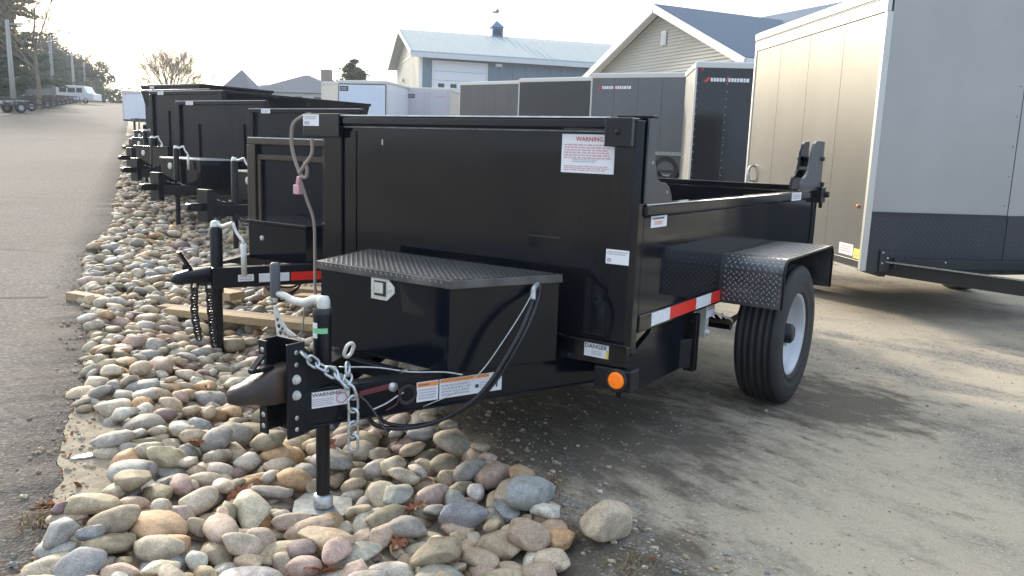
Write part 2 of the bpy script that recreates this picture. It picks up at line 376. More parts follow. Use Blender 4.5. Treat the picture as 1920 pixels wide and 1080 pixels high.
# ------------------------------------------------------------ ground
def grid(name, nl, sl_, zf, mt, kind='structure'):
    vs = []; fs = []
    for s in sl_:
        for n in nl:
            p = ns(n, s); vs.append((p.x, p.y, zf(n, s)))
    w = len(nl)
    for i in range(len(sl_) - 1):
        for j in range(w - 1): fs.append((i*w+j, i*w+j+1, (i+1)*w+j+1, (i+1)*w+j))
    mb = MB(); mb.add(vs, fs, 0, True); o = mb.build(name, mt, fix=False); tag(o, kind=kind); return o
def frange(a, b, st):
    r = []; x = a
    while x < b - 1e-6: r.append(round(x, 4)); x += st
    return r + [b]
sl_lo = frange(-14, 1, 3) + frange(1.5, 9, .25)[0:] + frange(9.5, 30, 1.) + frange(32, 150, 6) + [175, 220, 300, 420, 620, 900]
nl_lo = [-400, -200, -100, -60, -40, -25, -15, -9, -4, -1.5, -.7] + frange(-.5, 2.2, .09) + frange(2.4, 8, .4) + [10, 14, 20, 30, 45, 70, 110, 200, 400]
def lot_z(n, s):
    p = ns(n, s)
    near = (1 - smooth(12, 20, s))
    b = noise.noise(Vector((p.x * .8, p.y * .8, 3))) * .012 + noise.noise(Vector((p.x * 3, p.y * 3, 8))) * .004
    return terr_s(s) - bed_depth(n, s) + b * near * smooth(.2, 1.5, abs(n + .3)) - (.012 if n < -.1 else 0)
grid('ground', nl_lo, sl_lo, lot_z, M['lot'])
def road_edge(s):   # ragged right edge of the road
    return -.30 + .014 * noise.noise(Vector((s * 11, 2, 0))) + .008 * noise.noise(Vector((s * 31, 4, 0))) + .05 * noise.noise(Vector((s * .8, 0, 0))) + .03 * noise.noise(Vector((s * 3.1, 5, 0))) - .14 * smooth(5.3, 7, s) * (1 - smooth(9, 10.5, s))
def road_mesh():
    ss = frange(-14, 1, 3) + frange(1.2, 14, .04) + frange(14.5, 60, 1.5) + frange(62, 150, 6) + [180, 240]
    cols = [-6.3, -5.5, -4.5, -3.5, -2.2, -1.2, -.7]
    vs = []; fs = []
    for s in ss:
        e = road_edge(s)
        for n in cols + [e, e + .012]:
            p = ns(n, s); z = terr_s(s) + .006 + (.006 * noise.noise(Vector((p.x*1.5, p.y*1.5, 0))) if s < 20 and n < -.5 else 0)
            vs.append((p.x, p.y, z if n != e + .012 else terr_s(s) - .045))
    w = len(cols) + 2
    for i in range(len(ss) - 1):
        for j in range(w - 1): fs.append((i*w+j, i*w+j+1, (i+1)*w+j+1, (i+1)*w+j))
    mb = MB(); mb.add(vs, fs, 0, True); o = mb.build('road', M['road'], fix=False); tag(o, kind='structure')
    # cracks: thin dark seams lying in the surface
    ck = MB()
    def crack(pts, w0):
        P2 = []
        for i in range(len(pts) - 1):
            for k in range(8):
                t = k / 8; n = pts[i][0]*(1-t)+pts[i+1][0]*t; s = pts[i][1]*(1-t)+pts[i+1][1]*t
                P2.append((n, s + .02 * noise.noise(Vector((n*6, s*6, 1))), w0 * (.5 + abs(noise.noise(Vector((n*9, s, 4)))) * 1.5)))
        vs = []; fs = []
        for n, s, w in P2:
            for d in (-w, w):
                p = ns(n, s + d); vs.append((p.x, p.y, terr_s(s) + .0135))
        for i in range(len(P2) - 1): fs.append((2*i, 2*i+1, 2*i+3, 2*i+2))
        ck.add(vs, fs)
    crack([(-5, 7.6), (-2.6, 6.9), (-.34, 6.6)], .008)
    crack([(-5, 10.9), (-2.5, 9.9), (-.5, 8.7)], .009)
    crack([(-6, 14.5), (-3, 14), (-.4, 13.2)], .011)
    crack([(-6, 21), (-3, 20.4), (-.4, 20)], .014)
    cm = mat('crack_shadow', (.03, .028, .026), .95)
    tag(ck.build('road_crack', cm, fix=False), kind='structure')
road_mesh()
def bed_mesh():
    ss = frange(1, 12, .04) + frange(12.5, 45, .75)
    vs = []; fs = []; K = 22
    for s in ss:
        e = road_edge(s) + .004; r = 1.1 + .08 * noise.noise(Vector((s * .9, 9, 0)))
        for j in range(K + 1):
            n = e + (r - e) * j / K; p = ns(n, s)
            z = terr_s(s) - bed_depth(n, s) + .008 + .008 * noise.noise(Vector((p.x * 9, p.y * 9, 2))) * (1 if 0 < j < K else 0)
            if j == K: z -= .012
            vs.append((p.x, p.y, z))
    w = K + 1
    for i in range(len(ss) - 1):
        for j in range(w - 1): fs.append((i*w+j, i*w+j+1, (i+1)*w+j+1, (i+1)*w+j))
    mb = MB(); mb.add(vs, fs, 0, True); tag(mb.build('rock_bed_soil', M['soil'], fix=False), kind='structure')
bed_mesh()

# ------------------------------------------------------------ river stones
KINDS = [  # name, colour, weight
 ('tan', (.43, .34, .235), 24), ('buff', (.49, .42, .315), 24), ('grey', (.34, .315, .28), 12), ('blue-grey', (.28, .285, .28), 4),
 ('purple-brown', (.24, .17, .16), 4), ('chalky white', (.57, .52, .44), 10), ('orange-tan', (.46, .30, .165), 5), ('olive-brown', (.27, .23, .155), 8), ('pinkish', (.45, .335, .27), 9)]
def stone_mesh(seed, sub, angular):
    bm = bmesh.new(); bmesh.ops.create_icosphere(bm, subdivisions=sub, radius=1)
    rs = random.Random(seed); off = Vector((rs.uniform(0, 99), rs.uniform(0, 99), rs.uniform(0, 99)))
    planes = [(Vector((rs.gauss(0,1), rs.gauss(0,1), rs.gauss(0,1))).normalized(), rs.uniform(.6, .88)) for _ in range(12 if angular else 6)]
    e = rs.uniform(.75, 1.0)
    for v in bm.verts:
        p = v.co.copy()
        p = Vector([math.copysign(abs(c) ** e, c) for c in p])
        k = 1 + .2 * noise.noise(p * .8 + off) + .07 * noise.noise(p * 2.3 + off) + .025 * noise.noise(p * 6 + off)
        p *= k
        for nrm, d in planes:
            t = p.dot(nrm) - d
            if t > 0: p -= nrm * t * (.97 if angular else .72)
        v.co = p
    me = bpy.data.meshes.new('river_stone'); 
    for f in bm.faces: f.smooth = True
    bm.to_mesh(me); bm.free(); return me
def mesh_arrays(me):
    v = np.empty(len(me.vertices) * 3, 'f'); me.vertices.foreach_get('co', v); f = np.array([tuple(p.vertices) for p in me.polygons]); return v.reshape(-1, 3), f
def scatter_stones():
    rng = np.random.RandomState(5)
    res = .02; n0, n1, s0, s1 = -.5, 1.7, 1.2, 34.
    nn = int((n1 - n0) / res); ms = int((s1 - s0) / res)
    ng = n0 + (np.arange(nn) + .5) * res; sg = s0 + (np.arange(ms) + .5) * res
    H = np.zeros((nn, ms), 'f')
    bd = np.array([bed_depth(n, 0) for n in ng]); H[:] = -bd[:, None]
    H[ng < -.33] = 0
    stones = []
    w = np.array([k[2] for k in KINDS], float); w /= w.sum()
    def rightlim(s): return 1.2 + .15 * noise.noise(Vector((s * .7, 21, 0))) - .25 * (1 - smooth(1.6, 2.3, s))
    def place(a, b, c, s_lo, s_hi, K, layer):
        best = None
        for _ in range(K):
            s = rng.uniform(s_lo, s_hi); lo = road_edge(s) + .03 + (.26 if 2.75 < s < 3.8 else 0) * (.5 + .5 * rng.rand()); hi = rightlim(s)
            n = rng.uniform(lo, hi); th = rng.uniform(0, math.pi)
            if math.hypot(*( (ns(n, s).xy - Vector((-.634, 2.657))) )) < .07 + a: continue
            i0, i1 = max(0, int((n - a - n0) / res)), min(nn, int((n + a - n0) / res) + 1); j0, j1 = max(0, int((s - a - s0) / res)), min(ms, int((s + a - s0) / res) + 1)
            dn = ng[i0:i1, None] - n; ds = sg[None, j0:j1] - s
            u = (dn * math.cos(th) + ds * math.sin(th)) / a; v = (-dn * math.sin(th) + ds * math.cos(th)) / b
            q = u * u + v * v; inn = q < .8
            if not inn.any(): continue
            h = H[i0:i1, j0:j1]; sub = h[inn]; z = np.percentile(sub, 75) * .55 + sub.mean() * .45; top = z + c * 1.55
            sc = top + bed_depth(n, 0) + rng.rand() * .012
            if best is None or sc < best[0]: best = (sc, n, s, th, z, (i0, i1, j0, j1), q)
        if best is None: return
        sc, n, s, th, z, (i0, i1, j0, j1), q = best
        zc = z + c * .62
        cap = np.where(q < 1, zc + c * np.sqrt(np.clip(1 - q, 0, 1)), -9)
        # slope of what lies below tilts the stone
        hh = H[i0:i1, j0:j1]
        gx = float((hh[-1].mean() - hh[0].mean()) / (2 * a)); gy = float((hh[:, -1].mean() - hh[:, 0].mean()) / (2 * a))
        H[i0:i1, j0:j1] = np.maximum(hh, cap)
        stones.append((n, s, th, zc + terr_s(s), a, b, c, rng.choice(len(KINDS), p=w), gx, gy, rng.randint(1 << 20)))
    def size(big=1.):
        a = rng.choice([rng.uniform(.035, .055), rng.uniform(.05, .08), rng.uniform(.075, .105)], p=[.4, .46, .14]) * big
        return a, a * rng.uniform(.55, .85), a * rng.uniform(.34, .55)
    for i in range(2500): place(*size(1.03 if i < 480 else .88), 1.3, 3.4 if i < 480 else 9., 5, 0)
    for i in range(3600): place(*size(1.0), 9., 33., 3, 0)
    # keep what the camera can see, nearest first
    vis = []
    for st in stones:
        p = ns(st[0], st[1], st[3]); d = p - Vector((0, 0, CAM_H)); zc = d.dot(F); 
        if zc < .3: continue
        px = FPX * d.dot(RT) / zc; py = FPX * d.dot(UP) / zc
        if abs(px) < 1080 and py > -700: vis.append((zc, st))
    vis.sort(key=lambda t: t[0])
    protos = [stone_mesh(i, 3, i % 4 in (2, 3)) for i in range(16)]
    for me in protos: me.materials.append(M['stone'])
    def matrix(st):
        n, s, th, z, a, b, c, k, gx, gy, sd = st
        tilt = Matrix.Rotation(max(-.5, min(.5, gy * .8 + random.Random(sd).uniform(-.2, .2))), 4, 'X') @ Matrix.Rotation(max(-.5, min(.5, -gx * .8 + random.Random(sd+1).uniform(-.2, .2))), 4, 'Y')
        fr = Matrix.Rotation(math.atan2(RN.y, RN.x) , 4, 'Z')
        return Matrix.Translation(ns(n, s, z)) @ fr @ tilt @ Matrix.Rotation(th, 4, 'Z') @ Matrix.Diagonal((a, b, c, 1))
    shape = {3: 'angular', 0: 'rounded', 1: 'rounded', 2: 'smooth'}
    NEAR = 285
    labs = []
    for zc, st in vis[:NEAR]:
        rd = random.Random(st[10]); pi_ = rd.randrange(16); kn, kc, _ = KINDS[st[7]]
        o = bpy.data.objects.new('river_stone', protos[pi_]); col.objects.link(o); o.matrix_world = matrix(st)
        j = rd.uniform(.82, 1.2); o.color = tuple(min(1, c * j * rd.uniform(.95, 1.05)) for c in kc) + (1,)
        labs.append((o, st, kn, pi_ % 4 in (2, 3)))
    fn, fs_ = to_ns(-.634, 2.657); seen = {}
    for o, st, kn, ang in labs:
        n, s_, a = st[0], st[1], st[4]; d = math.hypot(n-fn, s_-fs_)
        if s_ < 2.2: w_ = 'at the bottom edge of the picture'
        elif d < .28: w_ = 'touching the jack foot surround'
        elif n < -.02: w_ = 'beside the asphalt edge'
        elif n > .95: w_ = 'at the sandy lot edge'
        elif s_ < fs_: w_ = 'in front of the jack, to its ' + ('right' if n > fn else 'left')
        elif s_ < fs_+.5: w_ = 'just behind the jack, to its ' + ('right' if n > fn else 'left')
        else: w_ = 'well behind the jack, to its ' + ('right' if n > fn else 'left')
        size_ = 'small' if a < .05 else 'medium' if a < .075 else 'large'
        seen.setdefault('%s %s %s stone %s' % (size_, 'angular' if ang else 'rounded', kn, w_), []).append((o, n))
    ORD = ['leftmost', 'second from left', 'third from left', 'fourth from left', 'fifth from left', 'sixth from left', 'seventh from left', 'eighth from left', 'ninth from left', 'tenth from left']
    for lb, L_ in seen.items():
        L_.sort(key=lambda t: t[1])
        for k, (o, n) in enumerate(L_): tag(o, lb + (', ' + ORD[min(k, 9)] if len(L_) > 1 else ''), 'stone', 'river stones in the rock strip')
    # the rest: one mass
    for name, sub, part in (('river_stone_mass', 2, vis[NEAR:]),):
        V = []; Fc = []; T = []; off = 0
        lo = [mesh_arrays(stone_mesh(100 + i, 2, i % 2 == 1)) for i in range(8)]; vlo = [mesh_arrays(stone_mesh(200 + i, 1, i % 3 == 1)) for i in range(6)]
        for zc, st in part:
            rd = random.Random(st[10]); lib = lo if zc < 14 else vlo
            v, f = lib[rd.randrange(len(lib))]; mm = np.array(matrix(st)); vv = v @ mm[:3, :3].T + mm[:3, 3]
            V.append(vv); Fc.append(f + off); off += len(v); j = rd.uniform(.82, 1.2); c = KINDS[st[7]][1]
            T.append(np.tile(np.array([c[0]*j, c[1]*j, c[2]*j, 1], 'f'), (len(v), 1)))
        V = np.concatenate(V); Fc = np.concatenate(Fc); T = np.concatenate(T)
        me = bpy.data.meshes.new(name); me.from_pydata(V.tolist(), [], Fc.tolist()); me.materials.append(M['stone_attr'])
        at = me.color_attributes.new('tint', 'FLOAT_COLOR', 'POINT'); at.data.foreach_set('color', T.ravel())
        me.polygons.foreach_set('use_smooth', [True] * len(me.polygons))
        o = bpy.data.objects.new(name, me); col.objects.link(o); tag(o, 'river stones of the farther rock strip running up beside the road', 'stones', kind='stuff')
    # grit and pebbles along both margins and on the lot edge
    V = []; Fc = []; T = []; off = 0; v, f = mesh_arrays(stone_mesh(300, 1, True)); v2 = np.array([(1,0,0),(-1,0,0),(0,1,0),(0,-1,0),(0,0,1),(0,0,-1)], float); f2 = np.array([(0,2,4),(2,1,4),(1,3,4),(3,0,4),(2,0,5),(1,2,5),(3,1,5),(0,3,5)]); v1, f1 = v, f
    for i in range(13000):
        r = rng.rand() if i < 5200 else 2
        if r < .45: n = 1.2 + abs(rng.normal(0, .22)); s = rng.uniform(1.4, 8)
        elif r < .7: s = rng.uniform(1.4, 9); n = road_edge(s) + rng.normal(.02, .07)
        elif r < .9: s = rng.uniform(1.4, 9); n = rng.uniform(-.2, 1.2)
        else: n = rng.uniform(1.2, 4); s = rng.uniform(.5, 7)
        if r == 2: n = 1.3 + 6.5 * rng.rand() ** 1.2; s = rng.uniform(-1.5, 8)
        p = ns(n, s); rr = .6 * rng.choice([.003, .005, .007, .01]) if r == 2 else rng.choice([.003, .005, .009, .014], p=[.4, .35, .18, .07]) * rng.uniform(.7, 1.2)
        z = lot_z(n, s) if n > 1.1 else (terr_s(s) + .008 if n < road_edge(s) else terr_s(s) - bed_depth(n, s) + .008)
        v, f = (v2, f2) if r == 2 else (v1, f1)
        if n < 1.25 and n0 < n and s0 < s < s1 and r < .9 and r > .7: z = float(H[int((n-n0)/res), int((s-s0)/res)]) * .0 + z
        V.append(v * (rr * np.array([1, rng.uniform(.6, 1), rng.uniform(.5, .8)])) + np.array([p.x, p.y, z + rr * .25])); Fc.append(f + off); off += len(v)
        c = KINDS[rng.choice(len(KINDS), p=w)][1]; T.append(np.tile(np.array([*c, 1], 'f') * .9, (len(v), 1)))
    V = np.concatenate(V); Fc = np.concatenate(Fc); T = np.concatenate(T)
    me = bpy.data.meshes.new('grit'); me.from_pydata(V.tolist(), [], Fc.tolist()); me.materials.append(M['stone_attr'])
    at = me.color_attributes.new('tint', 'FLOAT_COLOR', 'POINT'); at.data.foreach_set('color', T.ravel())
    o = bpy.data.objects.new('grit', me); col.objects.link(o); tag(o, 'loose grit and pebbles along the edges of the rock strip', 'grit', kind='stuff')
    # lone cobble on the lot
    me = stone_mesh(77, 4, False); me.materials.append(M['stone'])
    o = bpy.data.objects.new('cobble', me); col.objects.link(o); o.location = (.325, 2.39, .05); o.scale = (.085, .075, .07); o.rotation_euler = (.1, .15, .6)
    o.color = (.46, .38, .28, 1); tag(o, 'large rounded tan cobble lying alone on the sandy asphalt', 'stone')
    return H, (n0, s0, res)
HM, HI = scatter_stones()
def top_z(x, y):
    n, s = to_ns(x, y); i, j = int((n - HI[0]) / HI[2]), int((s - HI[1]) / HI[2])
    if 0 <= i < HM.shape[0] and 0 <= j < HM.shape[1]: return float(HM[i, j]) + terr_s(s)
    return terr_s(s)

# ------------------------------------------------------------ printed labels
_txt = {}
def text_mesh(s):
    if s not in _txt:
        c = bpy.data.curves.new('t', 'FONT'); c.body = s; c.size = 1; c.resolution_u = 2; c.offset = .012
        o = bpy.data.objects.new('t', c); col.objects.link(o); dg = bpy.context.evaluated_depsgraph_get()
        me = o.evaluated_get(dg).to_mesh(); vs = [tuple(v.co) for v in me.vertices]; fs = [tuple(p.vertices) for p in me.polygons]
        o.evaluated_get(dg).to_mesh_clear(); bpy.data.objects.remove(o); bpy.data.curves.remove(c)
        xs = [v[0] for v in vs]; ys = [v[1] for v in vs]; x0, x1, y0, y1 = min(xs), max(xs), min(ys), max(ys)
        _txt[s] = ([((v[0]-x0)/(x1-x0), (v[1]-y0)/(y1-y0)) for v in vs], fs)
    return _txt[s]
def sticker(name, parent, o, u, v, w, h, items, back='white_vinyl', label=None):
    """o: lower-left corner, u/v unit vectors, items: (kind, x0,y0,x1,y1 in 0..1, material, text)"""
    o, u, v = Vector(o), Vector(u).normalized(), Vector(v).normalized(); nn = u.cross(v).normalized()
    mats = [M[back]]; mb = MB()
    def q(x, y, d): return o + u * x * w + v * y * h + nn * d
    mb.add([q(0,0,.0005), q(1,0,.0005), q(1,1,.0005), q(0,1,.0005), q(0,0,.002), q(1,0,.002), q(1,1,.002), q(0,1,.002)],
           [(0,3,2,1),(4,5,6,7),(0,1,5,4),(1,2,6,5),(2,3,7,6),(3,0,4,7)])
    names = [back]
    rs = random.Random(hash(name) % 999 + len(items))
    rs = random.Random(len(items) * 7 + int(w * 1000))
    for it in items:
        k, x0, y0, x1, y1, mn = it[:6]
        if mn not in names: names.append(mn); mats.append(M[mn])
        mi = names.index(mn)
        if k == 'rect': mb.add([q(x0,y0,.0027), q(x1,y0,.0027), q(x1,y1,.0027), q(x0,y1,.0027)], [(0,1,2,3)], mi)
        elif k == 'lines':   # unreadable small print
            nl = it[6]
            for i in range(nl):
                yy = y1 - (y1 - y0) * (i + .5) / nl; hh = (y1 - y0) / nl * .28; x = x0; end = x1 - rs.uniform(0, .12) * (x1 - x0)
                while x < end:
                    l = rs.uniform(.03, .11) * (x1 - x0); xe = min(end, x + l)
                    mb.add([q(x,yy-hh,.0027), q(xe,yy-hh,.0027), q(xe,yy+hh,.0027), q(x,yy+hh,.0027)], [(0,1,2,3)], mi); x = xe + .012 * (x1 - x0) + .006
        elif k == 'ring':
            cx, cy, rr = (x0+x1)/2, (y0+y1)/2, (x1-x0)/2
            vs = []; K = 20
            for i in range(K):
                a = 2*math.pi*i/K
                for f_ in (1, .72): vs.append(q(cx + rr*f_*math.cos(a), cy + rr*f_*math.sin(a)*w/h, .0027))
            mb.add(vs, [(2*i, 2*i+1, (2*i+3) % (2*K), (2*i+2) % (2*K)) for i in range(K)], mi)
        elif k == 'text':
            vs, fs = text_mesh(it[6]); mb.add([q(x0 + (x1-x0)*a, y0 + (y1-y0)*b, .0031) for a, b in vs], fs, mi)
    ob = mb.build(name, mats, parent, fix=False)
    if label: ob['label'] = label
    return ob

# ------------------------------------------------------------ tread plate pattern
def tread(mb, o, u, v, w, h, pitch=.03, ln=.013, wd=.0042, ht=.0018, clip=None, mi=0):
    o, u, v = Vector(o), Vector(u).normalized(), Vector(v).normalized(); nn = u.cross(v).normalized()
    nx = int(w / pitch) + 1; ny = int(h / pitch) + 1; k = 0
    for i in range(nx * 2):
        for j in range(ny * 2):
            x = (i + .5) * pitch / 2 * 1.0; y = (j + .5) * pitch / 2
            if (i + j) % 2: continue
            if x < ln or x > w - ln or y < ln or y > h - ln: continue
            if clip and not clip(x, y): continue
            a = math.pi / 4 if j % 2 == 0 else -math.pi / 4
            d = u * math.cos(a) + v * math.sin(a); e = nn.cross(d); c = o + u * x + v * y
            mb.add([c - d*ln, c - e*wd, c + d*ln, c + e*wd, c - d*ln*.5 + nn*ht, c + d*ln*.5 + nn*ht],
                   [(0,1,4),(1,5,4),(1,2,5),(2,3,5),(3,4,5),(3,0,4)], mi, True)

# ------------------------------------------------------------ wheels
def wheel(parent, c, r=.345, w=.2, rim_r=.2, side=1, axis='x', detail=True, name='wheel', group=None):
    root = empty(name, c); root.parent = parent
    if axis == 'y': root.rotation_euler = (0, 0, R(-90))
    hw = w / 2; prof = [(side*hw*.82, rim_r*.98), (side*hw*.98, rim_r*1.06), (side*hw*1.0, rim_r*1.12), (side*hw*.97, rim_r*1.14), (side*hw*1.06, r*.73), (side*hw*1.09, r*.78), (side*hw*1.06, r*.8), (side*hw*1.075, r*.84), (side*hw*1.04, r*.9), (side*hw*.93, r*.965), (side*hw*.84, r*.985)]
    if detail:
        grooves = [.62, .33, .0, -.33, -.62]
        prof.append((side*hw*.76, r*.992))
        for g_ in grooves:
            for dx, dr in ((.055, 0), (.04, .011), (-.04, .011), (-.055, 0)): prof.append((side*hw*(g_+dx*1.2), r*.998 - dr - abs(g_)*.006))
        prof.append((-side*hw*.76, r*.992))
    prof += [(-side*hw*.84, r*.985), (-side*hw*.93, r*.965), (-side*hw*1.04, r*.9), (-side*hw*1.08, r*.78), (-side*hw*.9, rim_r)]
    t = MB(); t.lathe(prof, 'x', 72 if detail else 28); t.build('tyre', M['rubber'], root)
    m_ = MB()
    rp = [(side*hw*.84, rim_r*1.03), (side*hw*.88, rim_r*1.0), (side*hw*.8, rim_r*.94), (side*hw*.5, rim_r*.9), (side*hw*.1, rim_r*.82), (side*hw*.0, rim_r*.7), (side*hw*.12, rim_r*.55), (side*hw*.3, rim_r*.45), (side*hw*.32, rim_r*.28), (side*hw*.3, 0.001)]
    m_.lathe(rp, 'x', 48 if detail else 20); rim = m_.build('rim', M['rim'], root)
    h = MB(); h.lathe([(side*hw*.3, rim_r*.26), (side*hw*.75, rim_r*.24), (side*hw*.85, rim_r*.18), (side*hw*.86, .001)], 'x', 20); h.build('hub_cap', M['black2'] if detail else M['zinc'], root)
    if detail:
        for k in range(5):
            a = 2*math.pi*k/5 + .3; b = MB(); b.lathe([(side*hw*.3, .011), (side*hw*.48, .011), (side*hw*.5, .006), (side*hw*.5, .0005)], 'x', 6, c=(0, rim_r*.4*math.cos(a), rim_r*.4*math.sin(a)), smooth=False)
            b.build('lug_nut', M['zinc'], root)
        for k in range(8):
            a = 2*math.pi*k/8; b = MB(); b.lathe([(side*hw*.06, .016), (side*hw*.09, .015), (side*hw*.085, .0005)], 'x', 12, c=(side*.004, rim_r*.66*math.cos(a), rim_r*.66*math.sin(a)))
            b.build('vent_hole', M['ink'], root)
    return root

def chain(parent, pts, mt, L=.042, W=.026, r=.0042, name='safety_chain', individual=True):
    P = [Vector(p) for p in pts]; root = empty(name, (0, 0, 0)); root.parent = parent
    seg = [(P[i+1]-P[i]).length for i in range(len(P)-1)]; tot = sum(seg); step = L - 2.4 * r; n = int(tot / step); one = MB()
    for k in range(n):
        d = (k + .5) * step; i = 0
        while i < len(seg) - 1 and d > seg[i]: d -= seg[i]; i += 1
        t = (P[i+1]-P[i]).normalized(); c = P[i] + t * min(d, seg[i]); a = Vector((0, 0, 1)) if abs(t.z) < .8 else Vector((1, 0, 0)); s = t.cross(a).normalized(); u = s.cross(t).normalized()
        ax = s if k % 2 else u; ax = (ax + (u if k % 2 else s) * .35).normalized(); ax = (ax - t * ax.dot(t)).normalized()
        mb = MB() if individual else one; mb.torus_link(c, t, ax, L, W, r)
        if individual: mb.build('chain_link', mt, root, fix=False)
    if not individual: o = one.build('chain_links', mt, root, fix=False); o['kind'] = 'stuff'
    return root
def curve_pts(pts, n=10):
    P = [Vector(p) for p in pts]; P = [P[0]*2-P[1]] + P + [P[-1]*2-P[-2]]; out = []
    for i in range(1, len(P) - 2):
        for k in range(n):
            t = k / n; a, b, c, d = P[i-1], P[i], P[i+1], P[i+2]
            out.append(.5 * ((2*b) + (c-a)*t + (2*a-5*b+4*c-d)*t*t + (3*b-a-3*c+d)*t**3))
    return out + [P[-2]]

# ------------------------------------------------------------ the black dump trailer in front
TH = .593
def main_trailer():
    # local x = across (0 at the near side wall, minus towards the far side), y = back, z = up
    t = empty('dump_trailer', (.449, 2.934, 0), -TH, 'glossy black dump trailer nearest the camera with tread-plate toolbox on its tongue', 'trailer')
    K = M['black']; K2 = M['black2']; W = 1.63; C = -.743
    # front wall and its frame
    MB().box(-1.6, -.03, .0, .02, .483, 1.28).build('front_wall', K, t, .003)
    MB().box(-1.5, -.09, -.03, .03, 1.272, 1.314).build('front_top_tube', K, t, .010)
    MB().box(-1.49, -.127, -.0325, -.012, 1.3142, 1.3195).build('worn_top_edge', M['worn'], t)  # pale strip painted as the bright sky highlight along the tube
    MB().box(-1.49, -.127, -.012, -.001, 1.264, 1.2695).build('top_seam_flange', M['worn2'], t)  # seam flange coloured pale for the highlight line below the tube
    MB().prism([(-1.69,.045),(-1.69,.06),(-1.5,.06),(-1.5,-.02),(-1.61,-.02),(-1.69,.04)], 'z', .483, 1.314).build('corner_post', K, t, .004)
    MB().prism([(-.1,.05),(-.1,-.02),(-.02,-.02),(.0,.0),(.0,.05)], 'z', .45, 1.308).build('corner_post', K, t, .004)
    b = MB(); b.box(-1.725, -1.49, -.045, .05, 1.217, 1.324); b.build('corner_bracket', K, t, .004)
    b = MB(); b.box(-.125, -.018, -.06, .05, 1.212, 1.315); bk = b.build('corner_bracket', K, t, .004)
    MB().lathe([(-.062, .011), (-.066, .009), (-.067, .0005)], 'y', 12, c=(-.072, -.0005, 1.264)).build('bolt', M['black2'], bk)
    b = MB(); b.box(-.11, .0, .052, .075, 1.0, 1.318); b.build('post_head', K, t, .004)
    MB().box(-.13, .014, .045, .09, 1.319, 1.329).build('post_cap', M['black2'], t, .003)
    # gusset plate standing on the side rail
    MB().prism([(.022,1.316),(.066,1.316),(.09,1.17),(.12,1.10),(.16,1.088),(.2,1.085),(.235,1.068),(.258,1.04),(.268,1.011),(.022,1.011)][::-1], 'x', .0035, .0125).build('gusset_plate', M['gusset'], t, .002)
    for z, y in ((1.16, .07), (1.05, .215)): MB().lathe([(.018, .006), (.0205, .0005)], 'x', 10, c=(-.0055, y, z)).build('bolt', M['galv'], t)
    # side walls, floor, rear
    MB().box(-.022, 0, .05, 2.46, .5915, .958).build('side_wall', K, t, .002)
    MB().box(-.055, .012, .045, 2.5, .96, 1.008).build('side_top_rail', K, t, .010)
    MB().box(-.055, .006, .052, 2.46, .5235, .59).build('side_bottom_rail', K, t, .004)
    MB().box(-1.63, -1.608, .05, 2.46, .53, .958).build('side_wall', K, t, .002)
    MB().box(-1.645, -1.575, .062, 2.5, .96, 1.008).build('side_top_rail', K, t, .006)
    MB().box(-1.6, -.06, .03, 2.46, .5, .53).build('floor', K2, t)
    tg = MB(); tg.box(-1.52, -.1, 2.455, 2.48, .53, 1.0); tg.box(-1.56, -.1, 2.45, 2.5, 1.001, 1.036); tgo = tg.build('tailgate', K, t, .004)
    MB().box(-.9, -.86, 2.49, 2.52, .55, 1.0).build('tailgate_rib', K, tgo)
    for x in (-.072, -1.655): MB().box(x, x+.08, 2.44, 2.525, .5, 1.0).build('rear_post', K, t, .004)
    prof = [(2.115,1.01),(2.12,1.05),(2.145,1.085),(2.2,1.105),(2.238,1.13),(2.258,1.18),(2.27,1.235),(2.31,1.285),(2.37,1.305),(2.53,1.308),(2.545,1.29),(2.545,1.01)][::-1]
    MB().prism(prof, 'x', .0, .016).build('hinge_plate', M['gusset'], t, .002)
    MB().prism([(a+.2 if a < 2.4 else a+.1, z) for a, z in prof], 'x', -.115, -.1).build('hinge_plate', K, t, .002)
    MB().prism([(a, z) for a, z in prof], 'x', -1.64, -1.625).build('hinge_plate', K, t, .002)
    h = MB(); h.tube([(-.13, 2.51, 1.2), (.03, 2.51, 1.2)], .013, 10); h.build('hinge_pin', K2, t)
    MB().box(-.1, .0, 2.53, 2.56, 1.15, 1.19).build('hinge_stop', K2, t, .003)
    MB().box(-.1, .0, 2.53, 2.552, 1.08, 1.13).build('hinge_stop', K2, t, .003)
    h = MB(); h.box(-.02, .045, 2.46, 2.56, .935, 1.03); h.tube([(-.03, 2.56, .985), (.065, 2.56, .985)], .02, 10); h.tube([(.02, 2.56, .9), (.02, 2.56, 1.06)], .012, 8)
    h.build('tailgate_latch', K2, t, .002)
    # reflective tape
    tp = empty('reflective_tape', (0, 0, 0)); tp.parent = t; y = .157
    for mm, l in (('white_tape', .178), ('red_tape', .279), ('white_tape', .178), ('red_tape', .165)):
        MB().box(.0062, .0085, y, y + l - .002, .535, .586).build('tape_segment', M[mm], tp); y += l
    # apron, lamp box
    ap = MB(); ap.box(-.62, .0, -.032, -.002, .40, .4825); ap.build('front_crossmember', K, t, .004)
    MB().box(-.62, .0, -.05, -.032, .4835, .492).build('crossmember_lip', K, t, .002)
    MB().box(-.125, .03, -.045, .03, .316, .398).build('lamp_housing', K2, t, .006)
    lp = MB(); lp.lathe([(-.046, .044), (-.056, .044), (-.058, .036), (-.052, .033)], 'y', 32, c=(-.025, 0, .358)); lo = lp.build('marker_lamp', M['rubber'], t)
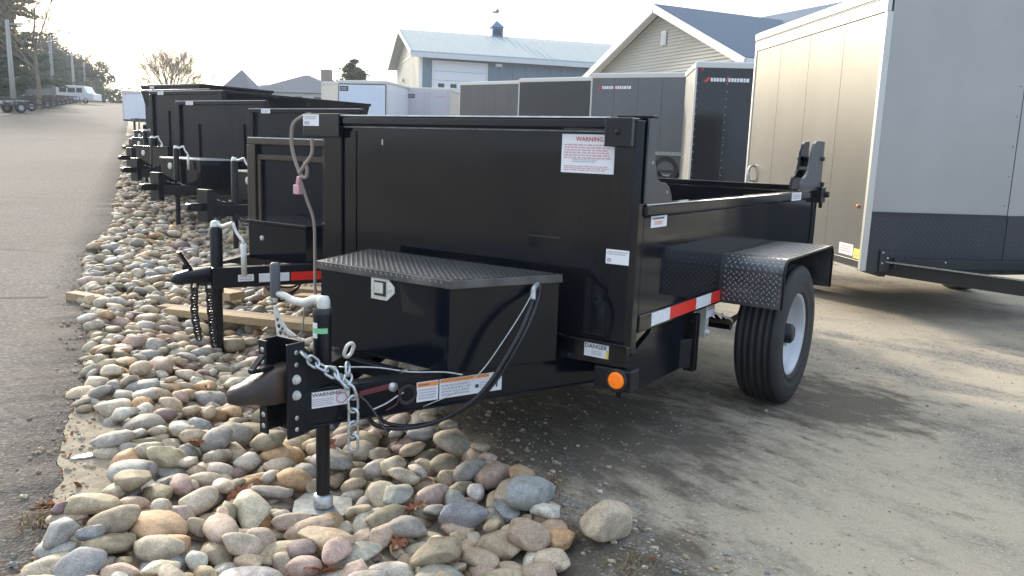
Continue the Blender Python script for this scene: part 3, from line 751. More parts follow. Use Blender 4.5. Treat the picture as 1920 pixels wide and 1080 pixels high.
    l2 = MB(); l2.lathe([(-.052, .033), (-.060, .031), (-.064, .024), (-.062, .02), (-.066, .008), (-.066, .0005)], 'y', 32, c=(-.025, 0, .358)); [l2.bar((-.025 + .024*math.cos(k*math.pi/4), -.0655, .358 + .024*math.sin(k*math.pi/4)), (-.025 + .007*math.cos(k*math.pi/4), -.0665, .358 + .007*math.sin(k*math.pi/4)), .003, .003, 0, (0,1,0)) for k in range(8)]; l2.build('amber_lens', M['amber'], lo)
    # frame rails and tongue (A-frame)
    def arail(sgn):
        b = MB(); x0, x1 = C + sgn*.055, C + sgn*.735
        y0, y1 = -.97, .64; d = Vector((x1-x0, y1-y0, 0)).normalized(); s = Vector((d.y, -d.x, 0)) * sgn
        # C channel: web + two flanges
        p, q = Vector((x0, y0, 0)), Vector((x1, y1, 0))
        def slab(o0, o1, z0, z1):
            a, b_, c_, e = p + s*o0, q + s*o0, q + s*o1, p + s*o1
            b.add([(a.x,a.y,z0),(b_.x,b_.y,z0),(c_.x,c_.y,z0),(e.x,e.y,z0),(a.x,a.y,z1),(b_.x,b_.y,z1),(c_.x,c_.y,z1),(e.x,e.y,z1)], [(0,3,2,1),(4,5,6,7),(0,1,5,4),(1,2,6,5),(2,3,7,6),(3,0,4,7)])
        slab(-.008, 0, .278, .392); slab(-.05, 0.003, .27, .277); slab(-.05, .003, .393, .40)
        return b.build('tongue_beam', K2 if sgn < 0 else M['blackbox'], t, .002), d, s, p
    arail(-1); ob, d, s, p = arail(1)
    B0 = Vector((p.x, p.y, 0)) + s * .004   # outer face of the near beam
    def bp(a, z): q = B0 + d * a; return (q.x, q.y, z)
    hole = MB(); rg = [(0, .038), (.004, .036), (.004, .026), (-.003, .024)]
    # ring round the wiring hole
    m0 = Matrix((( d.x, 0, s.x), (d.y, 0, s.y), (0, 1, 0)))
    c0 = Vector(bp(.37, .335)); vs = []; n_ = 24
    for a_, r_ in rg:
        for j in range(n_):
            th = 2*math.pi*j/n_; vs.append(c0 + d*(r_*math.cos(th)) + Vector((0,0,1))*(r_*math.sin(th)) + s*a_)
    hole.add(vs, [(i*n_+j, i*n_+(j+1)%n_, (i+1)*n_+(j+1)%n_, (i+1)*n_+j) for i in range(3) for j in range(n_)], 0, True); hole.build('grommet_ring', M['rubber'], t)
    MB().box(C-.17, C+.17, -.57, -.53, .345, .39).build('tongue_crossmember', K2, t, .002)
    MB().box(C-.14, C+.14, -.86, -.8, .39, .403).build('jack_mount_plate', K2, t, .002)
    # subframe rails, bracket, springs
    for x in (-.32, -1.31): MB().box(x, x+.06, .05, 2.46, .40, .498).build('frame_rail', K2, t, .002)
    MB().prism([(.30,.505),(.62,.505),(.62,.27),(.02,.27),(.02,.4)][::-1], 'x', -.06, -.035).build('frame_side_plate', M['blackbox'], t, .002)
    b = MB(); b.box(-.05, .0, .655, .70, .245, .505); b.box(-.058, .004, .65, .662, .26, .5); b.build('prop_bracket', K, t, .003)
    sp_ = MB()
    for i in range(4):
        l = .42 - i*.09; pts = [(-.06, 1.3 + l*u, .40 + .07*u*u - i*.009 - .02) for u in [k/4 for k in range(-4, 5)]]
        sp_.tube(pts, .008, 6)
    sp_.tube([(-.06, 1.3, .345), (-1.57, 1.3, .345)], .026, 12); sp_.build('axle_and_springs', K2, t)
    b = MB(); b.box(-.085, -.035, .86, .9, .36, .5); b.lathe([(-.09, .014), (-.02, .014), (-.018, .001)], 'x', 8, c=(0, .88, .385)); b.build('spring_hanger', M['zinc'], t)
    b = MB(); b.tube(curve_pts([(-.02, .93, .47), (.03, 1.0, .44), (.04, 1.02, .42)], 4), .006, 6); b.build('brake_wire', M['whitewire'], t)
    # fenders
    for side in (1, -1):
        f = empty('fender', (0, 0, 0)); f.parent = t
        y0, y1 = .905, 1.80; zt, zb = .752, .528; rr = .06
        def prof_(off):
            pr = [(y0+off, zb)]
            for k in range(7): a = math.pi - math.pi/2*k/6; pr.append((y0+rr + (rr-off)*math.cos(a), zt-rr + (rr-off)*math.sin(a)))
            for k in range(7): a = math.pi/2 - math.pi/2*k/6; pr.append((y1-rr + (rr-off)*math.cos(a), zt-rr + (rr-off)*math.sin(a)))
            pr.append((y1-off, zb)); return pr
        po, pi_ = prof_(0), prof_(.008); xa, xb = (.0, .29) if side == 1 else (-1.92, -1.63)
        mb = MB(); n = len(po); vs = []
        for x in (xa, xb):
            for q in (po, pi_):
                for (yy, zz) in q: vs.append((x, yy, zz))
        fs = []
        for i in range(n-1):
            fs += [(i, i+1, 2*n+i+1, 2*n+i), (n+i, 3*n+i, 3*n+i+1, n+i+1), (i, n+i, n+i+1, i+1), (2*n+i, 2*n+i+1, 3*n+i+1, 3*n+i)]
        fs += [(0, 2*n, 3*n, n), (n-1, 2*n-1, 4*n-1, 3*n-1)]
        mb.add(vs, fs, 0, False); mb.build('fender_shell', M['plate'], f)
        mb = MB(); mb.tube([(xb if side==1 else xa, a, b) for a, b in prof_(.004)], .006, 8); mb.build('rolled_edge', M['black2'], f)
        if side == 1:
            tr = MB(); tread(tr, (xa+.004, y0-.0004, zb), (1,0,0), (0,0,1), xb-xa-.01, zt-rr-zb+.005, .026, .0115, .0038, .002)
            tread(tr, (xa+.004, y0+rr*.9, zt+.0004), (1,0,0), (0,1,0), xb-xa-.01, y1-y0-1.8*rr, .026, .0115, .0038, .002)
            for k in range(5):   # lozenges round the bend
                a = math.pi - math.pi/2*(k+.5)/5; ny, nz = math.cos(a), math.sin(a); c0 = Vector((xa+.004, y0+rr + rr*ny, zt-rr + rr*nz)); vv = Vector((0, nz, -ny)).normalized()
                for q_ in range(11):
                    c = c0 + Vector((.02 + q_*.026 + (.013 if k % 2 else 0), 0, 0)); nn = Vector((0, ny, nz)); dd = (Vector((1,0,0)) + vv*(1 if k % 2 else -1)).normalized(); ee = nn.cross(dd)
                    if c.x > xb-.01: continue
                    tr.add([c-dd*.0115, c-ee*.0038, c+dd*.0115, c+ee*.0038, c-dd*.006+nn*.002, c+dd*.006+nn*.002], [(0,1,4),(1,5,4),(1,2,5),(2,3,5),(3,4,5),(3,0,4)], 0, True)
            o = tr.build('tread_pattern', M['plate_hi'], f, fix=False); o['kind'] = 'stuff'
    wheel(t, (.165, 1.31, .345), side=1); wheel(t, (-1.795, 1.31, .345), side=-1)
    # toolbox
    tb = empty('toolbox', (0, 0, 0)); tb.parent = t
    yf, yb, zt, zb = -.514, -.10, .728, .402; wf, wb = .292, .485; WL = .357
    MB().prism([(C-WL, yf), (C+wf, yf), (C+wb, yb), (C-wb, yb)], 'z', zb, zt).build('toolbox_body', M['blackbox'], tb, .004)
    e = .012; lid = MB(); lid.prism([(C-WL-e, yf-e), (C+wf+e*.6, yf-e), (C+wb+e, yb+.0), (C-wb-e, yb+.0)], 'z', zt-.022, zt+.009); lid.build('toolbox_lid', M['plate'], tb, .002)
    tr = MB()
    def clip(x, y):
        X = C - wb + x; Y = yf - e + y; f_ = (Y - yf + e) / (yb - yf + e); l_ = C - (WL + (wb-WL)*f_); r_ = C + (wf + (wb-wf)*f_); return l_ + .012 < X < r_ - .008
    tread(tr, (C-wb, yf-e, zt+.0092), (1,0,0), (0,1,0), 2*wb, yb-yf+e, .027, .0118, .0038, .002, clip)
    tread(tr, (C-WL, yf-e-.0004, zt-.022), (1,0,0), (0,0,1), WL+wf, .03, .026, .009, .003, .0015)
    o = tr.build('tread_pattern', M['plate_hi'], tb, fix=False); o['kind'] = 'stuff'
    lt = MB(); cx, cz = C-.024, .668; pl = [(cx-.058, cz-.043), (cx+.022, cz-.043), (cx+.058, cz-.012), (cx+.058, cz+.012), (cx+.022, cz+.043), (cx-.058, cz+.043)]
    lt.prism(pl, 'y', yf-.005, yf-.0005, 0); lt.prism([(cx-.04,cz-.028),(cx+.018,cz-.028),(cx+.018,cz+.028),(cx-.04,cz+.028)], 'y', yf-.008, yf-.0052, 1)
    lt.box(cx-.034, cx+.008, yf-.013, yf-.0082, cz-.018, cz+.022, 0); lt.lathe([(-.005, .008), (-.008, .007), (-.008, .0005)], 'y', 12, 0, c=(cx+.036, yf, cz)); lt.build('paddle_latch', [M['zinc'], M['darktrim']], tb, .0015)
    # jack
    jk = empty('tongue_jack', (C, -.835, 0)); jk.parent = t
    MB().lathe([(.25, .0305), (.63, .0305)], 'z', 24).build('jack_tube', M['black2'], jk)
    MB().lathe([(.625, .0325), (.642, .0325), (.646, .03), (.646, .0005)], 'z', 24).build('jack_cap', M['darktrim'], jk)
    MB().lathe([(-.05, .024), (.26, .024)], 'z', 20).build('jack_inner_tube', M['black2'], jk)
    MB().lathe([(-.06, .034), (-.02, .034), (-.015, .024)], 'z', 20).build('foot_collar', M['galv'], jk)
    fo = MB(); fo.prism([(-.085,-.07),(.085,-.07),(.105,0),(.085,.07),(-.085,.07),(-.105,0)], 'z', -.068, -.06); fp = fo.build('jack_foot', M['galv'], jk, .002); fp.rotation_euler = (.08, .05, .5)
    hd = MB(); _p = curve_pts([(.015, 0, .664), (-.03, 0, .668), (-.08, 0, .652), (-.14, 0, .650), (-.19, .0, .662), (-.232, .0, .664)], 5); hd.tube(_p, .014, 10, radii=[.019 - .009*k/(len(_p)-1) for k in range(len(_p))]); hd.build('crank_arm', M['zinc'], jk)
    hd = MB(); hd.lathe([(.646, .022), (.67, .022), (.684, .017), (.687, .0005)], 'z', 16, c=(.006, 0, 0)); hd.build('crank_boss', M['zinc'], jk)
    MB().lathe([(.65, .016), (.655, .0175), (.765, .0175), (.772, .012), (.773, .0005)], 'z', 16, c=(-.237, 0, 0)).build('crank_grip', M['grip'], jk)
    MB().tube([(-.237, 0, .63), (-.237, 0, .66)], .009, 8).build('crank_pin', M['zinc'], jk)
    def wrap(name, a0, a1, z0, z1, r, mt):
        b = MB(); n = 10; vs = [(r*math.cos(a0+(a1-a0)*k/n), r*math.sin(a0+(a1-a0)*k/n), z) for z in (z0, z1) for k in range(n+1)]
        b.add(vs, [(k, k+1, n+2+k, n+1+k) for k in range(n)], 0, True); return b.build(name, mt, jk)
    wrap('white_sticker', R(222), R(285), .545, .598, .0312, M['white_vinyl'])
    wrap('green_tape_band', R(222), R(350), .562, .580, .0318, M['green_tape'])
    b = MB(); b.box(-.035, .035, -.035, .035, .402, .44); b.tube([(.0, 0, .425), (.1, -.02, .425)], .011, 8); b.build('jack_pull_pin', M['galv'], jk, .002)
    # channel for the adjustable coupler
    cx0, cx1 = C-.05, C+.063; ch = MB()
    def holed(x, y0, y1):
        z0, z1 = .262, .566
        ch.box(x-.004, x+.004, y0, y1, z0, z1)
    cm = MB()
    cm.box(cx0, cx1, -.982, -.974, .256, .566)        # web
    for x0_, x1_ in ((cx0-.008, cx0), (cx1, cx1+.008)):
        cm.box(x0_, x1_, -1.045, -.974, .256, .566)
    # front lips; the bolt holes follow as bright discs, not gaps
    for x0_, x1_ in ((cx0-.008, cx0-.001), ):
        pass
    cm.build('coupler_channel', K2, t, .002)
    for x in (cx1+.0085, ):
        for z in (.535, .495, .32, .282): MB().lathe([(0, .008), (.0012, .0075), (.0012, .0003)], 'x', 12, c=(x, -1.01, z)).build('bolt_hole', M['white_vinyl'] if False else M['galv'], t)
    for z in (.535, .495, .32, .282): MB().lathe([(0, .009), (-.0012, .0085), (-.0012, .0003)], 'y', 12, c=(cx0+.012, -1.0538, z)).build('bolt_hole', M['galv'], t)  # bright discs stand in for the brightness seen through the holes
    MB().box(cx0-.008, cx0+.03, -1.0535, -1.0455, .256, .566).build('channel_lip', K2, t, .002)
    for z in (.448, .396):
        b = MB(); b.lathe([(0, .016), (.003, .016), (.003, .012), (.012, .011), (.014, .0005)], 'x', 12, c=(cx1+.008, -1.012, z), smooth=False); b.build('coupler_bolt', M['zinc'], t)
    # gusset plates from the channel to the beams
    for sgn in (1, ):
        b = MB(); b.prism([(-.974, .545), (-.974, .40), (-.80, .40)], 'x', cx1-.002, cx1+.006); b.build('channel_gusset', K2, t, .0015)
    b = MB(); b.prism([(-.974, .545), (-.974, .40), (-.80, .40)], 'x', cx0-.006, cx0+.002); b.build('channel_gusset', K2, t, .0015)
    b = MB(); b.box(C-.07, C+.072, -.974, -.76, .262, .269); b.box(C+.064, C+.071, -.974, -.84, .27, .399); b.build('tongue_head', K2, t, .002)
    # coupler snout
    cp_ = MB(); secs = [(-.985, .05, .36, .487), (-1.06, .047, .365, .48), (-1.11, .04, .375, .466), (-1.15, .033, .385, .452), (-1.185, .03, .39, .448), (-1.205, .02, .398, .44), (-1.212, .006, .408, .43)]
    n = 16; vs = []
    for y, hw, z0, z1 in secs:
        for j in range(n):
            a = 2*math.pi*j/n; ca, sa = math.cos(a), math.sin(a); e_ = .55
            vs.append((C + hw*math.copysign(abs(ca)**e_, ca), y, (z0+z1)/2 + (z1-z0)/2*math.copysign(abs(sa)**e_, sa)))
    cp_.add(vs, [(i*n+j, i*n+(j+1)%n, (i+1)*n+(j+1)%n, (i+1)*n+j) for i in range(len(secs)-1) for j in range(n)] + [tuple(range((len(secs)-1)*n, len(secs)*n))], 0, True); co = cp_.build('coupler', M['rusty'], t)
    lv = MB(); lv.box(C-.012, C+.012, -1.13, -1.05, .478, .492); lv.bar((C, -1.13, .485), (C-.01, -1.075, .525), .02, .008); lv.tube([(C-.02, -1.1, .487), (C+.022, -1.1, .487)], .006, 8); lv.build('latch_lever', M['black2'], co, .001)
    # chains
    chain(t, curve_pts([(C+.085, -1.0, .535), (C+.10, -.95, .49), (C+.13, -.905, .455), (C+.15, -.87, .425), (C+.135, -.85, .47), (C+.12, -.83, .50)], 4), M['chain'], L=.046, W=.03, r=.0046)
    chain(t, curve_pts([(C+.14, -.89, .445), (C+.16, -.865, .40), (C+.165, -.855, .35), (C+.166, -.855, .27), (C+.166, -.855, .19)], 4), M['chain'], L=.056, W=.034, r=.0052)
    b = MB(); b.torus_link((C+.11, -.82, .515), (.3, .2, 1), (1, 0, 0), .05, .034, .0065); b.build('chain_hook', M['zinc'], t)
    # zinc web hanging from the crank to the channel
    wb_ = MB(); pl = [(C-.238, .622), (C-.226, .622), (C-.205, .585), (C-.17, .548), (C-.10, .522), (C-.10, .505), (C-.218, .505)]
    wb_.prism(pl[::-1], 'y', -.845, -.838, 0)
    for hx, hz, hr in ((-.214, .575, .006), (-.208, .553, .008), (-.19, .545, .006), (-.2, .53, .008), (-.175, .53, .007), (-.205, .514, .005), (-.155, .516, .006), (-.18, .513, .004)):
        wb_.lathe([(-.8455, hr), (-.8465, hr*.9), (-.8465, .0004)], 'y', 8, 1, c=(C+hx, 0, hz))
    wb_.build('folded_chain_hanger', [M['zinc'], M['darktrim']], t)
    b = MB(); b.tube(curve_pts([(C-.17, -.872, .55), (C-.13, -.86, .53), (C-.09, -.85, .545), (C-.075, -.85, .60), (C-.07, -.85, .64)], 5), .003, 6); b.build('crank_tether', M['rope'], t)
    # cables
    HOSE = [(-.29,-.18,.70), (-.296,-.215,.70), (-.278,-.25,.66), (-.257,-.33,.596), (-.263,-.40,.511), (-.307,-.46,.39), (-.368,-.50,.306), (-.47,-.55,.232), (-.557,-.62,.206), (-.615,-.70,.222), (-.628,-.74,.272), (-.63,-.77,.316), (-.64,-.79,.352)]
    def cab(name, pts, r, mt): b = MB(); b.tube(curve_pts(pts, 8), r, 8); return b.build(name, M[mt], t)
    cab('hydraulic_hose', HOSE, .0085, 'cable')
    cab('hose_fitting', [(-.294,-.2,.705), (-.288,-.235,.69), (-.276,-.255,.655)], .011, 'galv')
    cab('breakaway_cable', [(-.272,-.26,.69), (-.274,-.32,.63), (-.278,-.42,.545), (-.322,-.50,.43), (-.385,-.56,.358), (-.495,-.60,.293)], .0018, 'galv')
    cab('hydraulic_hose', [(x+.012, y+.02, z+.006) for x, y, z in HOSE[1:9]] + [(-.60,-.68,.235), (-.615,-.70,.29)], .0065, 'cable')
    cab('pull_cord', [(-.70,-.80,.44), (-.62,-.70,.432), (-.54,-.62,.415), (-.46,-.53,.41), (-.40,-.50,.405)], .0028, 'galv')
    MB().lathe([(0, .0055), (.03, .0055)], 'y', 10, c=(-.555, -.65, .418)).build('cord_ferrule', M['galv'], t)
    cab('wire', [bp(.30, .385), bp(.335, .36), bp(.33, .31), bp(.29, .29)], .003, 'brown_wire')
    cab('wire', [bp(.24, .30), bp(.29, .315), bp(.33, .335), bp(.355, .345)], .0028, 'whitewire')
    cab('wire', [bp(.17, .37), bp(.21, .34), bp(.24, .30), bp(.27, .25), bp(.30, .20)], .003, 'grip')
    MB().bar(bp(.19, .362), bp(.30, .375), .012, .018).build('plug_lead', M['brown_wire'], t, .003)
    MB().lathe([(0, .016), (.014, .016), (.014, .0005)], 'x', 12, c=(bp(.31, .372)[0], bp(.31, .372)[1], .372)).build('wire_clip', M['galv'], t)
    # lock cord on the far corner
    X = -1.74
    cab('lanyard', [(-1.69,-.03,1.32), (-1.735,-.04,1.31), (-1.79,-.05,1.27), (-1.80,-.05,1.18), (-1.775,-.05,1.10), (-1.735,-.05,1.035), (-1.70,-.05,1.03), (-1.695,-.05,1.07), (-1.71,-.05,1.10)], .0085, 'rope')
    cab('lanyard', [(-1.66,-.05,1.21), (-1.66,-.05,1.14), (-1.70,-.055,1.09), (-1.745,-.055,1.045)], .0085, 'rope')
    cab('lanyard', [(-1.745,-.05,1.02), (-1.72,-.03,.92), (-1.695,-.01,.82), (-1.70,-.0,.68), (-1.70,.0,.5), (-1.69,.0,.36)], .0075, 'rope')
    b = MB(); b.box(-1.775, -1.735, -.068, -.04, .945, .99); b.tube([(-1.755,-.055,.99), (-1.745,-.055,1.03)], .011, 8); b.build('padlock', M['pink'], t, .006)
    # labels
    U, V_ = (1,0,0), (0,0,1)
    sticker('warning_label', t, (-.334,-.0004,1.112), U, V_, .225, .143, [('text', .27,.82,.78,.94,'red_ink','WARNING'), ('lines', .05,.36,.95,.76,'pink_ink',6), ('lines', .22,.27,.72,.37,'grey_ink',2), ('lines', .06,.05,.92,.2,'pink_ink',3)], label='large white WARNING label with red heading')
    # cut-out of the label under the bracket is hidden by the bracket itself
    sticker('white_label', t, (-.111,-.0209,.786), U, V_, .094, .054, [('lines', .05,.62,.95,.9,'grey_ink',2), ('rect', .06,.12,.24,.4,'grey_ink')])
    sticker('warning_label', t, (-.176,-.0325,.426), U, V_, .104, .052, [('text', .05,.62,.93,.92,'ink','DANGER'), ('lines', .3,.12,.75,.5,'grey_ink',3), ('rect', .9,.0,1,.62,'yellow')])
    sticker('white_label', t, (-1.722,-.0455,1.267), U, V_, .106, .052, [('lines', .1,.55,.9,.9,'grey_ink',2), ('rect', .08,.1,.4,.4,'grey_ink')])
    Us = (0,1,0); ub0 = (d.x, d.y, 0)
    sticker('maker_label', t, (.0005, .108, .918), Us, V_, .145, .062, [('lines', .08,.45,.88,.85,'ink',2), ('lines', .2,.15,.75,.4,'orange_ink',2)])
    sticker('white_label', t, (.0125, 1.93, .962), Us, V_, .19, .044, [('lines', .1,.15,.9,.85,'grey_ink',3)])
    sticker('white_label', t, (-.034, .855, .452), Us, V_, .11, .056, [('lines', .1,.6,.9,.95,'red_ink',2)])
    sticker('warning_label', t, bp(.022, .335), ub0, V_, .135, .054, [('text', .04,.7,.78,.93,'ink','WARNING'), ('lines', .05,.1,.6,.6,'grey_ink',4), ('ring', .64,.1,.94,.8,'pink_ink')])
    ub = (d.x, d.y, 0)
    sticker('warning_label', t, bp(.405, .302), ub, V_, .085, .072, [('rect', .03,.74,.97,.96,'orange_ink'), ('lines', .08,.79,.6,.92,'ink',1), ('lines', .08,.1,.92,.66,'grey_ink',4)])
    sticker('warning_label', t, bp(.495, .302), ub, V_, .262, .072, [('rect', .01,.8,.78,.97,'orange_ink'), ('lines', .03,.1,.5,.72,'grey_ink',4), ('rect', .56,.3,.62,.48,'ink'), ('lines', .64,.2,.78,.6,'grey_ink',3), ('rect', .9,.2,.93,.45,'ink')])
    MB().box(-1.265, -1.258, -.0012, -.0002, 1.19, 1.215).build('scratch_mark', M['galv'], t)  # pale strip painted as the glint at a slot
    MB().box(-.475, -.325, -.0015, -.0002, .857, .861).build('scratch_mark', M['darktrim'], t)  # dark strip for the handle slit
    # folded front rib on the wall
    MB().box(-1.498, -1.42, -.006, -.0005, .5, 1.25).build('wall_stiffener', K, t, .003)
    return t
M['gusset'] = mat('grey_side_plate', (.085, .09, .1), .3, metal=.45, var=.2)  # black plate coloured grey to carry its reflection
M['plate_hi'] = mat('polished_tread_lozenges', (.26, .265, .28), .24, metal=.85)
M['black_row'] = mat('black_row_paint', (.005, .0085, .016), .22, spec=.16, rvar=.08, vscale=2, bump=.03, bscale=3)
M['worn'] = mat('worn_edge_metal', (.72, .72, .72), .5, var=.2, vscale=20)  # near-white stand-in for the sky highlight on the tube edges
M['worn2'] = mat('scuffed_seam', (.2, .21, .24), .4, var=.3, vscale=20)  # grey with the seam's highlight put into the colour
main_trailer()

# ------------------------------------------------------------ other dump trailers along the strip
def dump_trailer(cx, cy, W, set_, top, rail, bed, label, th=TH, head='channel', flare=0, jack_z=.92, box=True, frame='black', jack_side=0, crank=1, full=False, tarp=False, lid='galv'):
    z0 = terr(cx, cy); c, s_ = math.cos(th), math.sin(th)
    # origin: wall centre line; coupler tip sits at y = -set_
    ox, oy = cx + s_ * set_, cy + c * set_
    t = empty('dump_trailer', (ox, oy, z0), -th, label, 'trailer', 'black dump trailers parked along the rock strip')
    K, K2, h = M['black_row'], M['black2'], W / 2; FR = M['brown_steel'] if frame == 'brown' else K; tt = top - z0 * 0
    if flare:
        fl = flare; zb = tt - .28
        MB().box(-h, h, 0, .03, .5, zb).build('front_wall', K, t, .004)
        b = MB(); vs = [(-h,0,zb),(h,0,zb),(h+fl,-.02,tt),(-h-fl,-.02,tt),(-h,.03,zb),(h,.03,zb),(h+fl,.02,tt),(-h-fl,.02,tt)]
        b.add(vs, [(0,1,2,3),(7,6,5,4),(0,4,5,1),(1,5,6,2),(2,6,7,3),(3,7,4,0)]); b.build('flared_front_board', K, t)
        for sg in (-1, 1):
            b = MB(); b.add([(sg*h,0,zb),(sg*h,bed,zb),(sg*(h+fl),bed,tt),(sg*(h+fl),0,tt),(sg*(h-.03),0,zb),(sg*(h-.03),bed,zb),(sg*(h+fl-.03),bed,tt),(sg*(h+fl-.03),0,tt)],
                            [(0,1,2,3),(7,6,5,4),(0,4,5,1),(1,5,6,2),(2,6,7,3),(3,7,4,0)]); b.build('flared_side_board', K, t)
            MB().box(min(sg*(h+fl), sg*(h+fl+.04)), max(sg*(h+fl), sg*(h+fl+.04)), 0, bed, tt-.02, tt+.03).build('side_top_rail', FR, t, .004)
            MB().box(sg*h-.015, sg*h+.015, .0, bed, .5, zb).build('side_wall', K, t)
        MB().box(-h-fl, h+fl, -.03, .02, tt-.0, tt+.035).build('front_top_tube', M['gusset'], t, .006)
    else:
        MB().box(-h+.05, h-.05, 0, .025, .5, tt-.03).build('front_wall', K, t, .004)
        MB().box(-h, h, -.03, .03, tt-.045, tt).build('front_top_tube', FR, t, .006); MB().box(-h+.01, h-.01, -.032, -.01, tt+.0005, tt+.006).build('worn_top_edge', M['worn'], t)  # top edge gets the same painted highlight strip
        for sg in (-1, 1):
            MB().box(min(sg*h, sg*(h-.09)), max(sg*h, sg*(h-.09)), -.035, .05, .46, tt-.046).build('corner_post', FR if frame == 'brown' else K, t, .006)
            MB().box(sg*h-.012, sg*h+.012, .05, bed, .55, rail-.05).build('side_wall', K, t)
            MB().box(sg*h-.03, sg*h+.03, .05, bed, rail-.05, rail).build('side_top_rail', FR, t, .006)
            MB().box(sg*h-.03, sg*h+.03, .05, bed, .48, .55).build('side_bottom_rail', K, t, .004)
        if frame == 'brown':
            MB().box(-h+.1, h-.1, -.022, -.001, tt-.15, tt-.115).build('inner_frame_tube', FR, t, .003)
            for sg in (-1, 1): MB().box(min(sg*(h-.10), sg*(h-.135)), max(sg*(h-.10), sg*(h-.135)), -.022, -.001, .5, tt-.151).build('inner_frame_tube', FR, t, .003)
    for k in range(1, 7):
        yy = bed*k/7
        for sg in (-1, 1): MB().box(min(sg*(h+.0125), sg*(h+.05)), max(sg*(h+.0125), sg*(h+.05)), yy-.025, yy+.025, .551, rail-.051).build('side_rib', K, t, .003)
    if frame != 'brown':
        for xx in ((-h*.5, h*.5) if W > 1.8 else ()): MB().box(xx-.03, xx+.03, -.022, -.001, .5, tt-.3).build('front_rib', K, t, .004)
        sticker('white_label', t, (-h+.25, -.0335, tt-.05), (1,0,0), (0,0,1), .16, .05, [('lines', .1,.1,.9,.9,'grey_ink',2)])
    b = MB(); rw = random.Random(int(cx*100)); 
    for k in range(3): b.tube(curve_pts([(.1, -set_+.45+.05*k, .45), (.16+.05*k, -set_+.5, .36-.05*k), (.14, -set_+.75, .30-.04*rw.random()), (.1, -set_+.95, .42)], 5), .007, 6)
    b.build('wiring_loom', M['cable'], t)
    MB().box(-h, h, bed-.03, bed, .5, rail).build('tailgate', K, t)
    MB().box(-h+.05, h-.05, .03, bed-.04, .48, .5).build('floor', K2, t)
    for sg in (-1, 1):
        b = MB(); b.bar((sg*.05, -set_+.22, .40), (sg*min(h-.1, .75), .5, .40), .05, .12); b.build('tongue_beam', K2, t, .004)
        b = MB(); b.box(sg*(h+.13)-.12, sg*(h+.13)+.12, bed*.45, bed*.45+.95 + (.8 if W > 1.85 else 0), .72, .735); b.build('fender', M['plate'], t)
        wheel(t, (sg*(h+.13), bed*.45+.47, .345), side=sg, detail=False)
        if W > 1.85: wheel(t, (sg*(h+.13), bed*.45+1.27, .345), side=sg, detail=False)
    if head == 'channel':
        MB().box(-.08, .1, -set_+.20, -set_+.27, .28, .62).build('coupler_channel', K2, t, .003)
        b = MB(); b.prism([(-set_+.27, .6), (-set_+.27, .34), (-set_+.55, .34), (-set_+.55, .45)], 'x', .092, .1); b.build('channel_gusset', K2, t)
        b = MB(); b.box(-.045, .045, -set_+.04, -set_+.2, .40, .48); b.prism([(-set_, .42), (-set_+.05, .40), (-set_+.05, .48), (-set_+.02, .47)], 'x', -.035, .035); b.build('coupler', K2, t, .006)
        sticker('warning_label', t, (.1004, -set_+.30, .37), (0,1,0), (0,0,1), .13, .055, [('lines', .05,.15,.95,.85,'grey_ink',3)])
        chain(t, curve_pts([(.07, -set_+.25, .55), (.09, -set_+.38, .5), (.08, -set_+.5, .48), (.1, -set_+.58, .42), (.1, -set_+.6, .25)], 4), M['chain'], individual=False, L=.05, W=.032, r=.006)
    else:
        b = MB(); n = 12; vs = []; secs = [(-set_+.42, .075, .36, .46), (-set_+.2, .055, .37, .46), (-set_+.08, .045, .375, .45), (-set_+.02, .035, .38, .44), (-set_, .015, .39, .42)]
        for y, hw, a0, a1 in secs:
            for j in range(n):
                a = 2*math.pi*j/n; vs.append((hw*math.copysign(abs(math.cos(a))**.6, math.cos(a)), y, (a0+a1)/2+(a1-a0)/2*math.copysign(abs(math.sin(a))**.6, math.sin(a))))
        b.add(vs, [(i*n+j, i*n+(j+1)%n, (i+1)*n+(j+1)%n, (i+1)*n+j) for i in range(len(secs)-1) for j in range(n)] + [tuple(range((len(secs)-1)*n, len(secs)*n))], 0, True); b.build('coupler', K2, t)
        b = MB(); b.bar((0, -set_+.12, .45), (-.01, -set_+.05, .56), .03, .015); b.tube([(0, -set_+.08, .46), (0, -set_+.08, .49)], .014, 8); b.build('latch_lever', K2, t)
        chain(t, curve_pts([(.05, -set_+.2, .36), (.06, -set_+.2, .2), (.05, -set_+.22, .02), (.06, -set_+.24, -.02)], 4), M['chain_dark'], individual=False, L=.05, W=.034, r=.007)
        chain(t, curve_pts([(.0, -set_+.14, .37), (-.01, -set_+.14, .2), (.0, -set_+.16, .02)], 4), M['chain_dark'], individual=False, L=.05, W=.034, r=.007)
        d = Vector((min(h-.1, .75) - .05, .5 + set_ - .22, 0)).normalized(); b0 = Vector((.05, -set_+.22, 0)) + Vector((d.y, -d.x, 0))*.0255
        for k, mm in enumerate(('white_tape', 'red_tape', 'white_tape')):
            p = b0 + d*(.26 + (.0, .19, .47)[k]); sticker('tape_segment', t, (p.x, p.y, .365), (d.x, d.y, 0), (0,0,1), (.18, .27, .18)[k], .052, [], back=mm)
        p = b0 + d * .14; sticker('white_label', t, (p.x, p.y, .375), (d.x, d.y, 0), (0,0,1), .09, .04, [('lines', .1,.1,.9,.9,'grey_ink',2)])
    # jack
    jy = -set_ + (.52 if head == 'channel' else .29)
    jk = empty('tongue_jack', (jack_side, jy, 0)); jk.parent = t
    gzz = gz(ox + c*jack_side + s_*jy, oy - s_*jack_side + c*jy) - z0
    MB().lathe([(.3, .036), (jack_z-.02, .036), (jack_z, .03), (jack_z, .0005)], 'z', 16).build('jack_tube', K2, jk)
